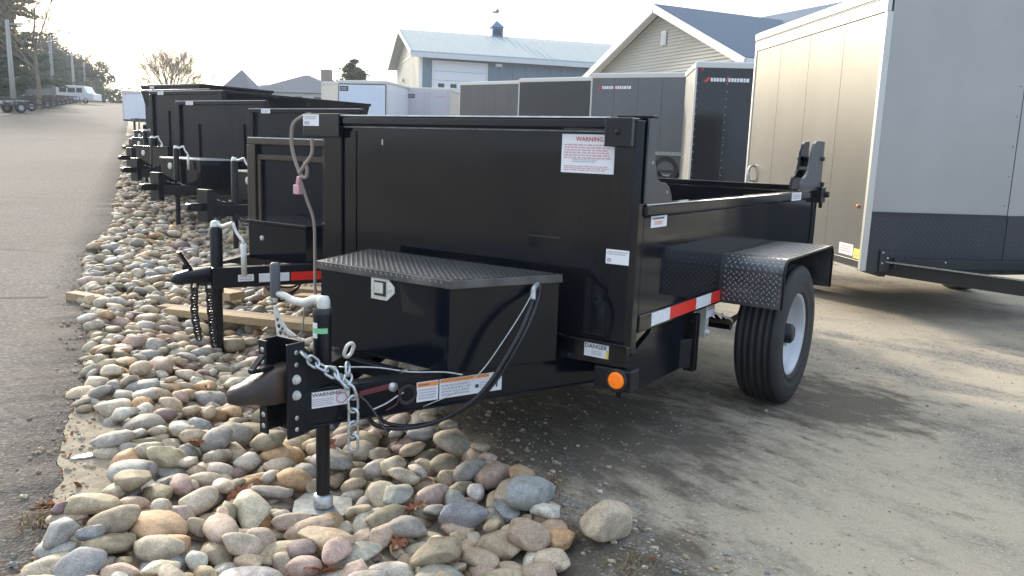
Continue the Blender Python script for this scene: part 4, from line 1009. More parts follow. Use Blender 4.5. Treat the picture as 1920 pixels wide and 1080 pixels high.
    MB().lathe([(jack_z, .03), (jack_z+.03, .026), (jack_z+.035, .0005)], 'z', 12).build('jack_cap', M['galv'], jk)
    MB().lathe([(gzz+.02, .028), (.3, .028)], 'z', 12).build('jack_inner_tube', K2, jk)
    MB().box(-.08, .08, -.06, .06, gzz, gzz+.02).build('jack_foot', M['galv'], jk)
    if crank:
        b = MB(); b.tube(curve_pts([(0, 0, jack_z+.02), (.06, .0, jack_z+.005), (.12, .0, jack_z+.02), (.16, .0, jack_z+.03)], 4), .012, 8); b.build('crank_arm', M['zinc'], jk)
        b = MB(); b.tube(curve_pts([(.16, .0, jack_z+.03), (.19, .0, jack_z-.02), (.24, .0, jack_z-.06), (.25, .0, jack_z-.08)], 4), .009, 8); b.tube([(.25, 0, jack_z-.08), (.25, .0, jack_z-.26)], .016, 8); b.build('crank_handle', M['zinc'], jk)
    if box:
        bw, bf = min(h-.15, .62), min(h-.3, .42)
        if head != 'channel': bw, bf = .42, .27
        tb = empty('toolbox', (0, 0, 0)); tb.parent = t; zt = .80 if head == 'channel' else .69; yf = -.62 if head == 'channel' else -.48
        MB().prism([(-bf, yf), (bf, yf), (bw, -.06), (-bw, -.06)], 'z', .46 if head == 'channel' else .44, zt-.02).build('toolbox_body', M['blackbox'], tb, .004)
        MB().prism([(-bf-.012, yf-.012), (bf+.012, yf-.012), (bw+.012, -.055), (-bw-.012, -.055)], 'z', zt-.019, zt).build('toolbox_lid', M[lid], tb, .002)
        lr = 1 if head == 'channel' else .35; MB().lathe([(0, .045*lr), (-.008, .045*lr), (-.012, .03*lr), (-.012, .0005)], 'y', 16, c=(-bf*.5, yf-.0005, zt-.11)).build('lid_latch', M['zinc'], tb)
    return t
dump_trailer(-1.9, 4.45, 1.70, 1.21, 1.21, .98, 2.6, 'black dump trailer with bronze-edged front frame, second from the camera, parked behind the nearest one', head='a', frame='brown', jack_z=.69, lid='blackbox')
dump_trailer(-3.35, 8.2, 1.9, 1.57, 1.51, 1.2, 3.6, 'black dump trailer just behind the bronze-edged one, its far corner showing above that frame', jack_side=.12)
dump_trailer(-4.62, 9.96, 1.9, 1.19, 1.55, 1.3, 3.6, 'wide black dump trailer with tall plain front wall and pale box lid in mid row')
dump_trailer(-5.85, 12.05, 1.9, 1.12, 1.66, 1.35, 4.0, 'black dump trailer whose narrow front edge shows left of the tall plain front wall', lid='blackbox')
dump_trailer(-6.98, 14.3, 1.9, 1.15, 1.66, 1.5, 4.0, 'black dump trailer with flared side boards, the nearer and lower of the two flared ones', flare=.1, lid='blackbox')
dump_trailer(-8.25, 17.1, 1.9, 1.15, 1.78, 1.5, 1.9, 'black dump trailer with flared side boards, the farther and higher of the two flared ones', flare=.13, lid='blackbox')

# ------------------------------------------------------------ enclosed trailers
def rivets(mb, pts, nrm, r=.006):
    nrm = Vector(nrm).normalized(); a = Vector((0,0,1)) if abs(nrm.z) < .9 else Vector((1,0,0)); u = nrm.cross(a).normalized(); v = nrm.cross(u)
    for p in pts:
        p = Vector(p); vs = [p + (u*math.cos(k*math.pi/3) + v*math.sin(k*math.pi/3))*r for k in range(6)] + [p + nrm*r*.5]
        mb.add(vs, [(k, (k+1)%6, 6) for k in range(6)], 0, True)
def enclosed(x, y, az, L, Wd, z0, z1, skin, label, side_skin=None, wheels=(), trim='trim', logo=False, rear=None, panel=.61, rivet=True, coupler=None):
    """local x runs along the visible face, y goes away from the camera behind it"""
    g0 = terr(x, y); t = empty('enclosed_trailer', (x, y, g0), math.pi/2 - R(az), label, 'trailer'); S = M[skin]
    z0, z1 = z0 - g0, z1 - g0
    # skin panels proud of the core
    MB().box(.01, L-.01, .01, Wd-.01, z0+.01, z1-.03).build('body', M[side_skin or skin], t)
    n = max(1, round(L / panel))
    for i in range(n):
        a, b = L*i/n, L*(i+1)/n; MB().box(a+.003, b-.003, -.004, .009, z0+.06, z1-.11).build('skin_panel', S, t)
    MB().box(-.012, L+.012, -.012, Wd+.012, z1-.108, z1-.0).build('roof_cove', M[trim], t, .01)
    MB().box(.02, L-.02, .02, Wd-.02, z1+.001, z1+.02).build('roof', M['paint_white'], t, .008)
    MB().box(-.006, L+.006, -.01, Wd+.01, z0, z0+.058).build('bottom_rail', M['darktrim'] if trim == 'trim' else M[trim], t, .003)
    for xx in (-.012, L-.03): MB().box(xx, xx+.042, -.013, .03, z0+.0585, z1-.1085).build('corner_trim', M[trim], t, .004)
    if rivet:
        mb = MB()
        for i in range(n+1): rivets(mb, [(min(L-.05, max(.05, L*i/n + .02)), -.0045, z0+.1+k*.15) for k in range(int((z1-z0-.25)/.15))], (0,-1,0), .009)
        o = mb.build('rivet_row', M['trim'] if skin == 'paint_black' and logo else S, t, fix=False); o['kind'] = 'stuff'
    for wx in wheels:
        wheel(t, (wx, .09, .345), side=-1, axis='y', detail=False)
    if wheels:
        a, b = min(wheels)-.42, max(wheels)+.42; pf = [(a, .62-0), (a+.1, .78), (b-.1, .78), (b, .62), (b, .72), (b-.06, .83), (a+.06, .83), (a, .72)]
        mb = MB(); mb.box(a, b, -.06, -.013, .70, .78); mb.box(a+.05, b-.05, -.2, -.061, .765, .78); mb.build('fender', M['galv'], t, .006)
    for lx in (.1, L-.14): MB().box(lx, lx+.05, -.02, -.0045, z1-.16, z1-.13).build('clearance_lamp', M['red_lens'], t)
    if logo:
        mb = MB(); mb.prism([(.16, z1-.38), (.24, z1-.29), (.31, z1-.29), (.23, z1-.38)], 'y', -.0065, -.0042, 0)
        mb.prism([(.60, z1-.38), (.63, z1-.26), (.645, z1-.26), (.62, z1-.38)], 'y', -.0085, -.0067, 0)
        xx = .30
        rs = random.Random(3)
        for k in range(13):
            w_ = rs.uniform(.035, .055); mb.box(xx, xx+w_, -.0066, -.0043, z1-.37, z1-.36+.06, 1) if k != 5 else None
            mb.box(xx+.006, xx+w_*.5, -.0082, -.0067, z1-.352, z1-.325, 2) if k % 2 else None
            xx += w_ + .014
        mb.build('brand_lettering', [M['red_ink'], M['white_vinyl'], M['grey_ink']], t, fix=False)
    if rear == 'ramp':
        MB().box(.07, L-.07, -.03, -.0045, z0+.1, z1-.16).build('ramp_door', M['door_blue'], t, .006)
        MB().box(.05, L-.05, -.022, -.0045, z1-.158, z1-.12).build('door_header', M['darktrim'], t)
        for xx in (.035, L-.06): MB().box(xx, xx+.025, -.022, -.0045, z0+.1, z1-.16).build('door_jamb', M['darktrim'], t)
        sticker('dark_sign', t, (.1, -.0305, z1-.42), (1,0,0), (0,0,1), .38, .2, [('lines', .1,.2,.9,.8,'grey_ink',2)], back='darktrim')
        sticker('pink_label', t, (L-.45, -.0305, z1-.27), (1,0,0), (0,0,1), .3, .07, [('lines', .1,.2,.9,.8,'pink_ink',1)])
    if rear == 'double':
        for k in (0, 1): MB().box(.05+k*(L/2-.045), L/2-.002+k*(L/2-.045), -.03, -.0045, z0+.1, z1-.16).build('barn_door', M['door_grey'], t, .004)
        sticker('dark_sign', t, (.1, -.0305, z1-.44), (1,0,0), (0,0,1), .33, .16, [('lines', .1,.2,.9,.8,'grey_ink',2)], back='darktrim')
        sticker('pink_label', t, (L*.72, -.0305, z1-.38), (1,0,0), (0,0,1), .35, .05, [], back='pink_ink')
        for xx in (L/2-.14, L/2+.1): MB().tube([(xx, -.045, z0+.15), (xx, -.045, z1-.2)], .012, 6).build('lock_bar', M['galv'], t)
    for lx in (.3, L-.4): MB().box(lx, lx+.08, .3, .38, -.0, z0-.001).build('stabiliser_leg', M['darktrim'], t)
    return t
M['door_blue'] = mat('pale_blue_white_door', (.55, .63, .75), .3)
M['door_grey'] = mat('pale_lilac_grey_door', (.52, .5, .56), .35)
enclosed(3.51, 16.6, 96, 4.9, 2.1, .58, 3.04, 'paint_black', 'glossy black enclosed trailer with red and white lettering and a silver end frame', side_skin='silver_end', logo=True, wheels=(2.6, 3.45))
enclosed(1.82, 20.9, 117, 4.3, 2.05, .78, 3.14, 'paint_grey', 'charcoal grey enclosed trailer with small lettering and a silver wheel under its side', logo=True, wheels=(2.04, 2.9))
enclosed(0.0, 27., 125, 6., 2.1, 1.1, 3.47, 'paint_black2' if False else 'paint_blk3' if False else 'paint_black', 'black enclosed trailer between two grey ones below the steel barn', wheels=(3.2, 4.05))
enclosed(-2.34, 32.9, 127, 5.5, 2.1, 1.35, 3.75, 'paint_dark', 'dark grey enclosed trailer in front of the barn door', wheels=(2.9, 3.75))
enclosed(-7.45, 34.1, 102, 2.15, 4.9, 1.55, 3.76, 'paint_white', 'white enclosed trailer with pale blue ramp door and a dark sign', rear='ramp', rivet=False)
enclosed(-9.1, 38.2, 100, 2.1, 4.9, 1.7, 3.98, 'paint_cream', 'off-white enclosed trailer left of the one with the pale blue door', rivet=False)
enclosed(-4.95, 36.2, 98, 2.0, 4.5, 1.55, 3.72, 'paint_cream', 'cream enclosed trailer with two pale lilac rear doors', rear='double', rivet=False)
enclosed(-6.0, 38.6, 97, 1.3, 4.5, 1.6, 3.86, 'paint_cream', 'plain cream enclosed trailer between the two with rear doors', rivet=False)
def little_white():
    t = enclosed(-16.25, 33.9, 78, 1.6, 2.6, 1.83, 3.03, 'paint_white', 'small white enclosed trailer at the far end of the black row beside the road', rivet=False)
    b = MB(); b.bar((.3, 0, .45), (.8, -1.1, .45), .07, .1); b.bar((1.3, 0, .45), (.8, -1.1, .45), .07, .1); b.box(.72, .88, -1.25, -1.05, .4, .5); b.build('tongue', M['darktrim'], t)
    MB().tube([(.8, -.9, .0), (.8, -.9, .75)], .035, 8).build('tongue_jack', M['galv'], t)
little_white()

def big_cargo():
    N0 = Vector((2.63, 6.05, 0)); t = empty('cargo_trailer', N0, R(5), 'big pewter aluminium cargo trailer with dark tread-plate front, cut off by the right edge', 'trailer')
    z0, z1 = .385, 2.43; Wd, L = 1.9, 2.5; S = M['pewter']; Fm = M['pewter_front']; nose = 1.10
    # plan: flat front then a facet turned back
    plan = [(0.01, .01), (nose, .01), (Wd-.01, .16), (Wd-.01, L-.01), (.01, L-.01)]
    MB().prism(plan, 'z', z0+.02, z1-.02).build('body', M['darktrim'], t)
    # side skin panels
    ys = [.0, .62, 1.24, 1.86, 2.5]
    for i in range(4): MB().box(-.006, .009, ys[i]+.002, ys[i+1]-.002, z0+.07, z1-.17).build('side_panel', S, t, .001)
    mb = MB()
    for i, yy in enumerate(ys[:-1] + [2.44]):
        for dy in ((.02,) if i == 0 else (-.02,) if i == 4 else (-.02, .02)): rivets(mb, [(-.0065, yy+dy, z0+.12+k*.125) for k in range(14)], (-1,0,0), .0055)
    for i in range(4): rivets(mb, [(-.0065, (ys[i]+ys[i+1])/2, z0+.25+k*.31) for k in range(6)], (-1,0,0), .0055)
    o = mb.build('rivet_row', M['pewter'], t, fix=False); o['kind'] = 'stuff'
    MB().box(-.016, .02, .0, L+.01, z1-.168, z1-.078).build('roof_cove', M['trim'], t, .004)
    MB().box(-.019, .02, .0, L+.012, z1-.075, z1-.066).build('cove_shadow_line', M['darktrim'], t)  # dark line along the roof trim
    MB().box(-.024, .02, .0, L+.012, z1-.064, z1+.0).build('roof_edge', M['trim'], t, .006)
    MB().prism([(.0, .02), (nose, .02), (Wd, .18), (Wd, L), (.0, L)], 'z', z1-.018, z1+.012).build('roof', M['paint_white'], t)
    MB().box(-.012, .02, .03, L+.01, z0+.012, z0+.068).build('bottom_rail', M['darktrim'], t, .003)
    MB().box(-.02, .015, .03, L+.01, z0-.004, z0+.010).build('drip_edge', M['trim'], t)
    MB().box(-.018, .03, -.014, .028, z0-.004, z1-.17).build('corner_trim', M['trim'], t, .006)
    MB().box(-.015, .02, L-.03, L+.012, z0+.07, z1-.17).build('corner_trim', M['trim'], t, .006)
    # front skin
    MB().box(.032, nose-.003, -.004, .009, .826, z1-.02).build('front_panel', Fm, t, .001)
    b = MB(); fv = Vector((Wd-nose, .15, 0)).normalized(); nv = Vector((fv.y, -fv.x, 0))
    def facet(name, a, e, zz0, zz1, off, mt):
        p, q = Vector((nose, .01, 0)) + fv*a, Vector((nose, .01, 0)) + fv*e; vs = []
        for zz in (zz0, zz1):
            for w_ in (p, q, q + nv*off, p + nv*off): vs.append((w_.x, w_.y, zz))
        m_ = MB(); m_.add(vs, [(0,1,2,3),(7,6,5,4),(0,4,5,1),(1,5,6,2),(2,6,7,3),(3,7,4,0)]); return m_.build(name, mt, t)
    fl = math.hypot(Wd-nose, .15)
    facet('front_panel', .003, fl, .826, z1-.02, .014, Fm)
    mb = MB(); rivets(mb, [(nose-.03, -.0045, .9+k*.22) for k in range(7)], (0,-1,0), .0055); o = mb.build('rivet_row', M['darktrim'], t, fix=False); o['kind'] = 'stuff'
    MB().box(.030, nose+.0, -.012, .009, z0-.01, .823).build('stone_guard', M['stoneguard'], t, .002)
    facet('stone_guard', .002, fl, z0-.01, .823, .022, M['stoneguard'])
    MB().box(.030, nose+.0, -.016, -.0125, .815, .829).build('guard_edge_strip', M['darktrim'], t)
    tr = MB(); tread(tr, (.04, -.0122, z0), (1,0,0), (0,0,1), nose-.05, .42, .04, .016, .005, .0018); tread(tr, Vector((nose, .01, z0)) + nv*.0224, fv, (0,0,1), fl, .42, .04, .016, .005, .0018)
    o = tr.build('tread_pattern', M['plate_hi2'], t, fix=False); o['kind'] = 'stuff'
    # tongue
    cx = Wd/2; tip = Vector((cx, -1.25, .40))
    for sx in (.12, Wd-.12):
        MB().bar((sx + (.06 if sx < 1 else -.06), .1, .40), tip, .06, .10).build('tongue_beam', M['darktrim'], t, .004)
        MB().bar((sx + (.05 if sx < 1 else -.05), -.02, .456), tip + Vector((0, 0, .056)), .012, .01).build('beam_flange', M['galv'], t)
    MB().box(.22, Wd-.2, -.06, -.02, z0+.03, z0+.1).build('front_crossmember', M['darktrim'], t, .003)
    MB().box(.12, .2, -.03, -.0125, z0-.0, z0+.16).build('frame_gusset', M['darktrim'], t, .003)
    for px_, pz in ((.14, z0+.14), (.18, z0+.10), (.14, z0+.06), (.62, z0+.08)): MB().lathe([(-.03, .008), (-.036, .006), (-.036, .0005)], 'y', 8, c=(px_, -.001 if px_ < .5 else -.03, pz)).build('bolt', M['galv'], t)
    MB().lathe([(0, .09), (-.02, .09), (-.0205, .05)], 'z', 8, c=(cx, -1.2, .46)).build('coupler', M['darktrim'], t)
    # fittings on the side
    b = MB(); b.lathe([(0, .016), (-.012, .014), (-.014, .0005)], 'x', 12, c=(-.0065, .13, .86)); b.build('marker_lamp', M['amber_dim'], t)
    b = MB(); b.tube(curve_pts([(-.01, 2.3, .96), (-.05, 2.3, .98), (-.06, 2.3, 1.04), (-.05, 2.3, 1.1), (-.01, 2.3, 1.12)], 4), .014, 8); b.build('tie_loop', M['galv'], t)
    sticker('white_label', t, (-.0068, .36, .475), (0,-1,0), (0,0,1), .22, .085, [('lines', .1,.2,.9,.85,'pink_ink',3)])
    sticker('yellow_label', t, (-.0068, .13, .463), (0,-1,0), (0,0,1), .09, .075, [('lines', .1,.2,.9,.4,'grey_ink',1)], back='yellow')
    # running gear behind
    wheel(t, (.04, 1.6, .345), side=-1, detail=False); wheel(t, (Wd-.04, 1.6, .345), side=1, detail=False)
    MB().box(-.17, -.02, 1.15, 2.05, .73, .745).build('fender', M['galv'], t)
    for sx in (.2, Wd-.25): MB().box(sx, sx+.05, .1, L, z0-.06, z0+.01).build('frame_rail', M['darktrim'], t)
M['plate_hi2'] = mat('dull_tread_lozenges', (.06, .065, .075), .32, metal=.4)
M['amber_dim'] = mat('small_amber_lens', (.5, .2, .1), .3)
big_cargo()

# ------------------------------------------------------------ buildings
def prism_roof(mb, a, b, w, ze, zr, over, th=.12, mi=0):
    """gable roof over local rect x in [a,b], y in [-w,w]"""
    for sg in (-1, 1):
        y1 = sg*(w+over); z_e = ze - (zr-ze)/w*over
        mb.add([(a,0,zr),(b,0,zr),(b,y1,z_e),(a,y1,z_e),(a,0,zr+th),(b,0,zr+th),(b,y1,z_e+th),(a,y1,z_e+th)],
               [(0,1,2,3),(7,6,5,4),(0,4,5,1),(1,5,6,2),(2,6,7,3),(3,7,4,0)], mi)
def barn():
    # local x along the long side, y across; near long side at y = -w
    ux = Vector((.965, .262, 0)); x0, y0 = -7.2, 59.6; g0 = 2.2; w = 6.6; L = 19.
    t = empty('steel_barn', (x0, y0, g0), math.atan2(ux.y, ux.x), 'large steel barn with pale roof, blue-grey side and small blue cupola', 'barn')
    ze, zr = 5.75, 7.9
    zeL = ze
    MB().box(.05, L-.05, .05, 2*w-.05, 0, ze-.1).build('barn_core', M['barn_side'], t)
    # ribbed siding panels on the long side (each sheet one part)
    def sheet(name, x0_, x1_, mt, z0_=0, z1_=None, y=0.):
        b = MB(); z1_ = z1_ or ze-.06; n = max(1, int((x1_-x0_)/.3)); st = (x1_-x0_)/n
        b.box(x0_+.01, x1_-.01, y, y+.05, z0_, z1_)
        for i in range(n): b.box(x0_+st*i+.02, x0_+st*i+.08, y-.03, y-.001, z0_, z1_)
        return b.build(name, mt, t)
    edges = [0.25, .95, 5.05, 6.0, 6.95, 7.9, 8.85, 9.8, 10.75, 11.7, 12.65, 13.6, 14.55, 15.5, 16.45, 17.4, 18.35, 19.]
    for a, b in zip(edges, edges[1:]):
        if abs(a-.95) < .01: continue
        sheet('siding_sheet', a, b, M['barn_side'])
    MB().box(0, .24, -.04, .05, 0, ze-.06).build('corner_board', M['house_trim'], t)
    # overhead door
    dx0, dx1, dz = 1.05, 4.95, 5.05
    for k in range(8): MB().box(dx0+.02, dx1-.02, -.01, .04, k*dz/8+.012, (k+1)*dz/8-.012).build('door_section', M['door_white'], t)
    for k in range(4):
        xx = dx0 + .35 + k*(dx1-dx0-.3)/4; MB().box(xx, xx+.45, -.02, -.0105, 3.28, 3.56).build('door_window', M['glass'], t)
    for a, b in ((dx0-.1, dx0), (dx1, dx1+.1)): MB().box(a, b, -.04, .05, 0, dz+.1).build('door_trim', M['house_trim'], t)
    MB().box(dx0, dx1, -.04, .05, dz+.0, dz+.1).build('door_trim', M['house_trim'], t)
    # gable end facing left
    b = MB(); b.prism([(.0, 0), (2*w, 0), (2*w, ze), (w, zr-.05), (0, ze)][::-1], 'x', 0.0, .045); b.build('gable_wall', M['barn_gable'], t)
    n = 21
    for i in range(n):
        y = 2*w*(i+.5)/n; zt = ze + (zr-ze)*(1-abs(y-w)/w) - .12; MB().box(-.03, -.001, y-.04, y+.04, 0, zt).build('siding_rib', M['barn_gable'], t)
    MB().box(-.04, -.031, 0, 2*w, ze-.04, ze+.05).build('gable_band', M['barn_gable'], t)
    rf = MB()
    for sg in (-1, 1):
        y1 = w + sg*(w+.75); z_e = ze - (zr-ze)/w*.75; a, b_ = -.7, L+.5
        rf.add([(a,w,zr),(b_,w,zr),(b_,y1,z_e),(a,y1,z_e),(a,w,zr+.15),(b_,w,zr+.15),(b_,y1,z_e+.15),(a,y1,z_e+.15)], [(0,1,2,3),(7,6,5,4),(0,4,5,1),(1,5,6,2),(2,6,7,3),(3,7,4,0)])
    ro = rf.build('roof', M['barn_roof'], t)
    b = MB()
    for i in range(42):
        xx = -.6 + i*.47; y1, z_e = -.75, ze-(zr-ze)/w*.75
        b.add([(xx,w,zr+.152),(xx+.05,w,zr+.152),(xx+.05,y1,z_e+.152),(xx,y1,z_e+.152),(xx,w,zr+.19),(xx+.05,w,zr+.19),(xx+.05,y1,z_e+.19),(xx,y1,z_e+.19)], [(0,1,2,3),(7,6,5,4),(0,4,5,1),(1,5,6,2),(2,6,7,3),(3,7,4,0)])
    o = b.build('roof_seam', M['barn_roof'], ro); o['kind'] = 'stuff'
    MB().box(-.7, L+.5, -.80, -.751, ze-.52, ze-.2).build('eave_fascia', M['house_trim2'], ro)
    for sg in (-1, 1):
        y1 = w + sg*(w+.75); z_e = ze-(zr-ze)/w*.75; MB().bar((-.72, w, zr+.04), (-.72, y1, z_e+.04), .06, .3).build('rake_board', M['house_trim2'], ro)
    # cupola
    cu = empty('cupola', (7.2, w, zr)); cu.parent = t
    MB().box(-.45, .45, -.45, .45, -.3, .75).build('cupola_base', M['blue'], cu)
    for sg in (-1, 1): MB().box(-.3, .3, sg*.46-.01, sg*.46+.01, .15, .62).build('louvre', M['glass'], cu)
    b = MB(); b.add([(-.55,-.55,.76),(.55,-.55,.76),(.55,.55,.76),(-.55,.55,.76),(0,0,1.35)], [(0,3,2,1),(0,1,4),(1,2,4),(2,3,4),(3,0,4)]); b.build('cupola_roof', M['blue'], cu)
    b = MB(); b.tube([(0,0,1.3),(0,0,2.3)], .03, 6); b.box(-.3, .3, -.02, .02, 1.9, 1.95); b.prism([(-.3,1.85),(-.45,2.1),(-.2,2.02),(.1,2.3),(.2,2.0)], 'y', -.015, .015); b.build('weathervane', M['brick'], cu)
    for p in ((5.6, -.12, 4.95),): b = MB(); b.box(p[0], p[0]+.45, p[1]-.15, p[1]+.08, p[2], p[2]+.2); b.build('wall_lamp', M['house_trim'], t)
    b = MB(); b.box(-.2, -.03, 8.2, 8.65, 4.2, 4.4); b.build('wall_lamp', M['galv'], t)
M['house_trim2'] = mat('pale_eave_trim', (.55, .58, .6), .5)
barn()
def house():
    # front gable: wall parallel to the road; local x = away from the road (ridge direction), y = along the road (+ farther)
    P = Vector((6.65, 39.4, 0)); g0 = 1.0
    t = empty('house', (P.x, P.y, g0), math.atan2(.4226, .9063), 'single-storey house with beige siding gable, white rakes and slate-blue roof', 'house')
    w = 6.1; zr = 6.95; ze = zr - .445*w; D = 8.
    MB().prism([(-w, 0), (w, 0), (w, ze), (0, zr-.1), (-w, ze)][::-1], 'x', .04, D).build('wall', M['house_siding'], t)
    # clapboards: each course a lapped board
    z = 2.2
    while z < zr - .3:
        hw = w if z < ze else w*(zr-.15-z)/(zr-ze)
        hw2 = w if z + .15 < ze else w*(zr-.15-z-.15)/(zr-ze)
        if hw2 < .15: break
        b = MB(); b.add([(.0,-hw,z),(.0,hw,z),(.03,hw2,z+.148),(.03,-hw2,z+.148),(.045,-hw,z),(.045,hw,z),(.045,hw2,z+.148),(.045,-hw2,z+.148)], [(0,1,2,3),(7,6,5,4),(0,4,5,1),(1,5,6,2),(2,6,7,3),(3,7,4,0)]); b.build('siding_board', M['house_siding'], t); z += .15
    rf = MB(); a, b_ = -.55, D + 3; ov = .5
    for sg in (-1, 1):
        y1 = sg*(w+ov); z_e = zr - .445*(w+ov)
        rf.add([(a,0,zr),(b_,0,zr),(b_,y1,z_e),(a,y1,z_e),(a,0,zr+.15),(b_,0,zr+.15),(b_,y1,z_e+.15),(a,y1,z_e+.15)], [(0,1,2,3),(7,6,5,4),(0,4,5,1),(1,5,6,2),(2,6,7,3),(3,7,4,0)])
    ro = rf.build('roof', M['shingle'], t)
    for sg in (-1, 1):
        y1 = sg*(w+ov); z_e = zr-.445*(w+ov); MB().bar((-.6, sg*.0, zr-.06), (-.6, y1, z_e-.06), .08, .32).build('rake_board', M['house_trim'], ro)
        b = MB(); b.add([(-.55,0,zr-.05),(.0,0,zr-.05),(.0,y1,z_e-.05),(-.55,y1,z_e-.05),(-.55,0,zr-.003),(.0,0,zr-.003),(.0,y1,z_e-.003),(-.55,y1,z_e-.003)], [(0,1,2,3),(7,6,5,4),(0,4,5,1),(1,5,6,2),(2,6,7,3),(3,7,4,0)]); b.build('soffit', M['house_trim'], ro)
        MB().box(-.55, D, y1-.06 if sg > 0 else y1-.06, y1+.06, z_e-.06, z_e+.1).build('gutter', M['house_trim'], ro)
    vt = empty('gable_vent', (0, -.15, zr-1.35)); vt.parent = t; MB().box(-.06, -.031, -.2, .2, -.32, .32).build('vent_frame', M['house_trim'], vt)
    for k in range(6): MB().box(-.08, -.061, -.15, .15, -.27+k*.09, -.22+k*.09).build('louvre', M['house_trim2'], vt)
    # main body with its ridge parallel to the road
    mx, mw, z2 = 9.0, 6.8, 7.75; y0, y1 = -26, 5.5
    MB().box(mx-mw+.3, mx+mw-.3, y0, y1, 0, 4.2).build('wall', M['house_siding'], t)
    b = MB()
    for sg in (-1, 1):
        xe = mx + sg*(mw+.4); z_e = z2 - .445*(mw+.4)
        b.add([(mx,y0,z2),(mx,y1,z2),(xe,y1,z_e),(xe,y0,z_e),(mx,y0,z2+.15),(mx,y1,z2+.15),(xe,y1,z_e+.15),(xe,y0,z_e+.15)], [(0,1,2,3),(7,6,5,4),(0,4,5,1),(1,5,6,2),(2,6,7,3),(3,7,4,0)])
    r2 = b.build('roof', M['shingle'], t)
    xe = mx-mw-.4; z_e = z2-.445*(mw+.4); MB().box(xe-.08, xe+.04, y0, -w-.55, z_e-.05, z_e+.12).build('gutter', M['house_trim'], r2)
    MB().box(xe+.2, xe+.3, y0, -w-.1, z_e-.25, z_e-.06).build('fascia', M['house_trim'], r2)
    MB().tube([(mx-1.2, -5.2, z2-.4), (mx-1.2, -5.2, z2+.6)], .08, 8).build('vent_pipe', M['pole'], r2)
    MB().tube([(1.5, 4.2, 5.0), (1.5, 4.2, 6.4)], .07, 8).build('vent_pipe', M['pole'], r2)
house()
def far_house():
    g0 = terr(-29, 84); t = empty('far_house', (-29.5, 84, g0), R(-6), 'distant hip-roofed house with a pointed turret roof and brick chimney', 'house')
    MB().box(0, 13.5, 0, 7, 0, 2.2).build('wall', M['house_trim2'], t)
    def hip(name, x0, x1, y0, y1, z, zr, ins, mt=M['shingle2']):
        b = MB(); ym = (y0+y1)/2; b.add([(x0,y0,z),(x1,y0,z),(x1,y1,z),(x0,y1,z),(x0+ins,ym,zr),(x1-ins,ym,zr)], [(0,1,5,4),(1,2,5),(2,3,4,5),(3,0,4),(0,3,2,1)]); return b.build(name, mt, t)
    hip('roof', 2, 12, -.5, 7.5, 2.25, 4.3, 4.8); hip('roof', -.4, 14.5, -.2, 7.2, 2.2, 3.2, 2.5)
    hip('turret_roof', -.6, 3, -1, 2.4, 2.21, 4.45, 1.78)
    for x in (.4, 1.6, 5, 7, 9): MB().box(x, x+.8, -.03, -.001, .9, 1.9).build('window', M['glass'], t)
    MB().box(8.6, 9.6, 3.2, 4.0, 3.3, 4.9).build('chimney', M['brick'], t)
far_house()
def green_shed():
    x, y = -50.6, 81.2; g0 = terr(x, y)-.2; t = empty('shed', (x, y, g0), R(115), 'low shed with green metal roof behind the fence at far left', 'shed')
    MB().box(0, 10.5, 0, 5, 0, 2.3).build('wall', M['fence'], t)
    b = MB(); b.prism([(-.5, 2.3), (2.5, 3.3), (5.5, 2.3), (5.5, 2.4), (2.5, 3.45), (-.5, 2.4)], 'x', -.5, 11); b.build('roof', M['green_roof'], t)
green_shed()

# ------------------------------------------------------------ trees
def limb_tree(name, x, y, h, spread, label, seed, mt='twig', levels=5, r0=.22, fan=3, cat='tree', group=None, dz=0, low=.25):
    rs = random.Random(seed); g0 = terr(x, y) + dz; t = empty(name, (x, y, g0), 0, label, cat, group); tr = MB(); tw = MB()
    def grow(p, d, l, r, lv):
        mb = tr if lv < 2 else tw
        n = 3; pts = [p]; rad = [r]; q = p.copy(); dd = d.copy()
        for i in range(n):
            dd = (dd + Vector((rs.gauss(0,.12), rs.gauss(0,.12), rs.gauss(0,.08)+.03))).normalized(); q = q + dd*l/n; pts.append(q.copy()); rad.append(r*(1-.45*(i+1)/n))
        mb.tube(pts, r, 6 if lv < 2 else 3, radii=rad, cap=False)
        if lv >= levels: return
        k = fan if lv else fan + 4
        for i in range(k):
            a = rs.uniform(0, 2*math.pi); sp_ = rs.uniform(.45, 1.0)*spread; f = rs.uniform(.35, 1) if lv else rs.uniform(low + .2, 1)
            nd = (dd*.8 + Vector((math.cos(a), math.sin(a), rs.uniform(-.1, .4)))*sp_).normalized(); ip = pts[0].lerp(pts[-1], f)
            grow(ip, nd, l*rs.uniform(.6, .82), max(.014, r*.45), lv+1)
    grow(Vector((0,0,0)), Vector((0,0,1)), h*.38, r0, 0)
    tr.build('trunk', M['bark'], t, fix=False); o = tw.build('crown', M[mt], t, fix=False)
    return t
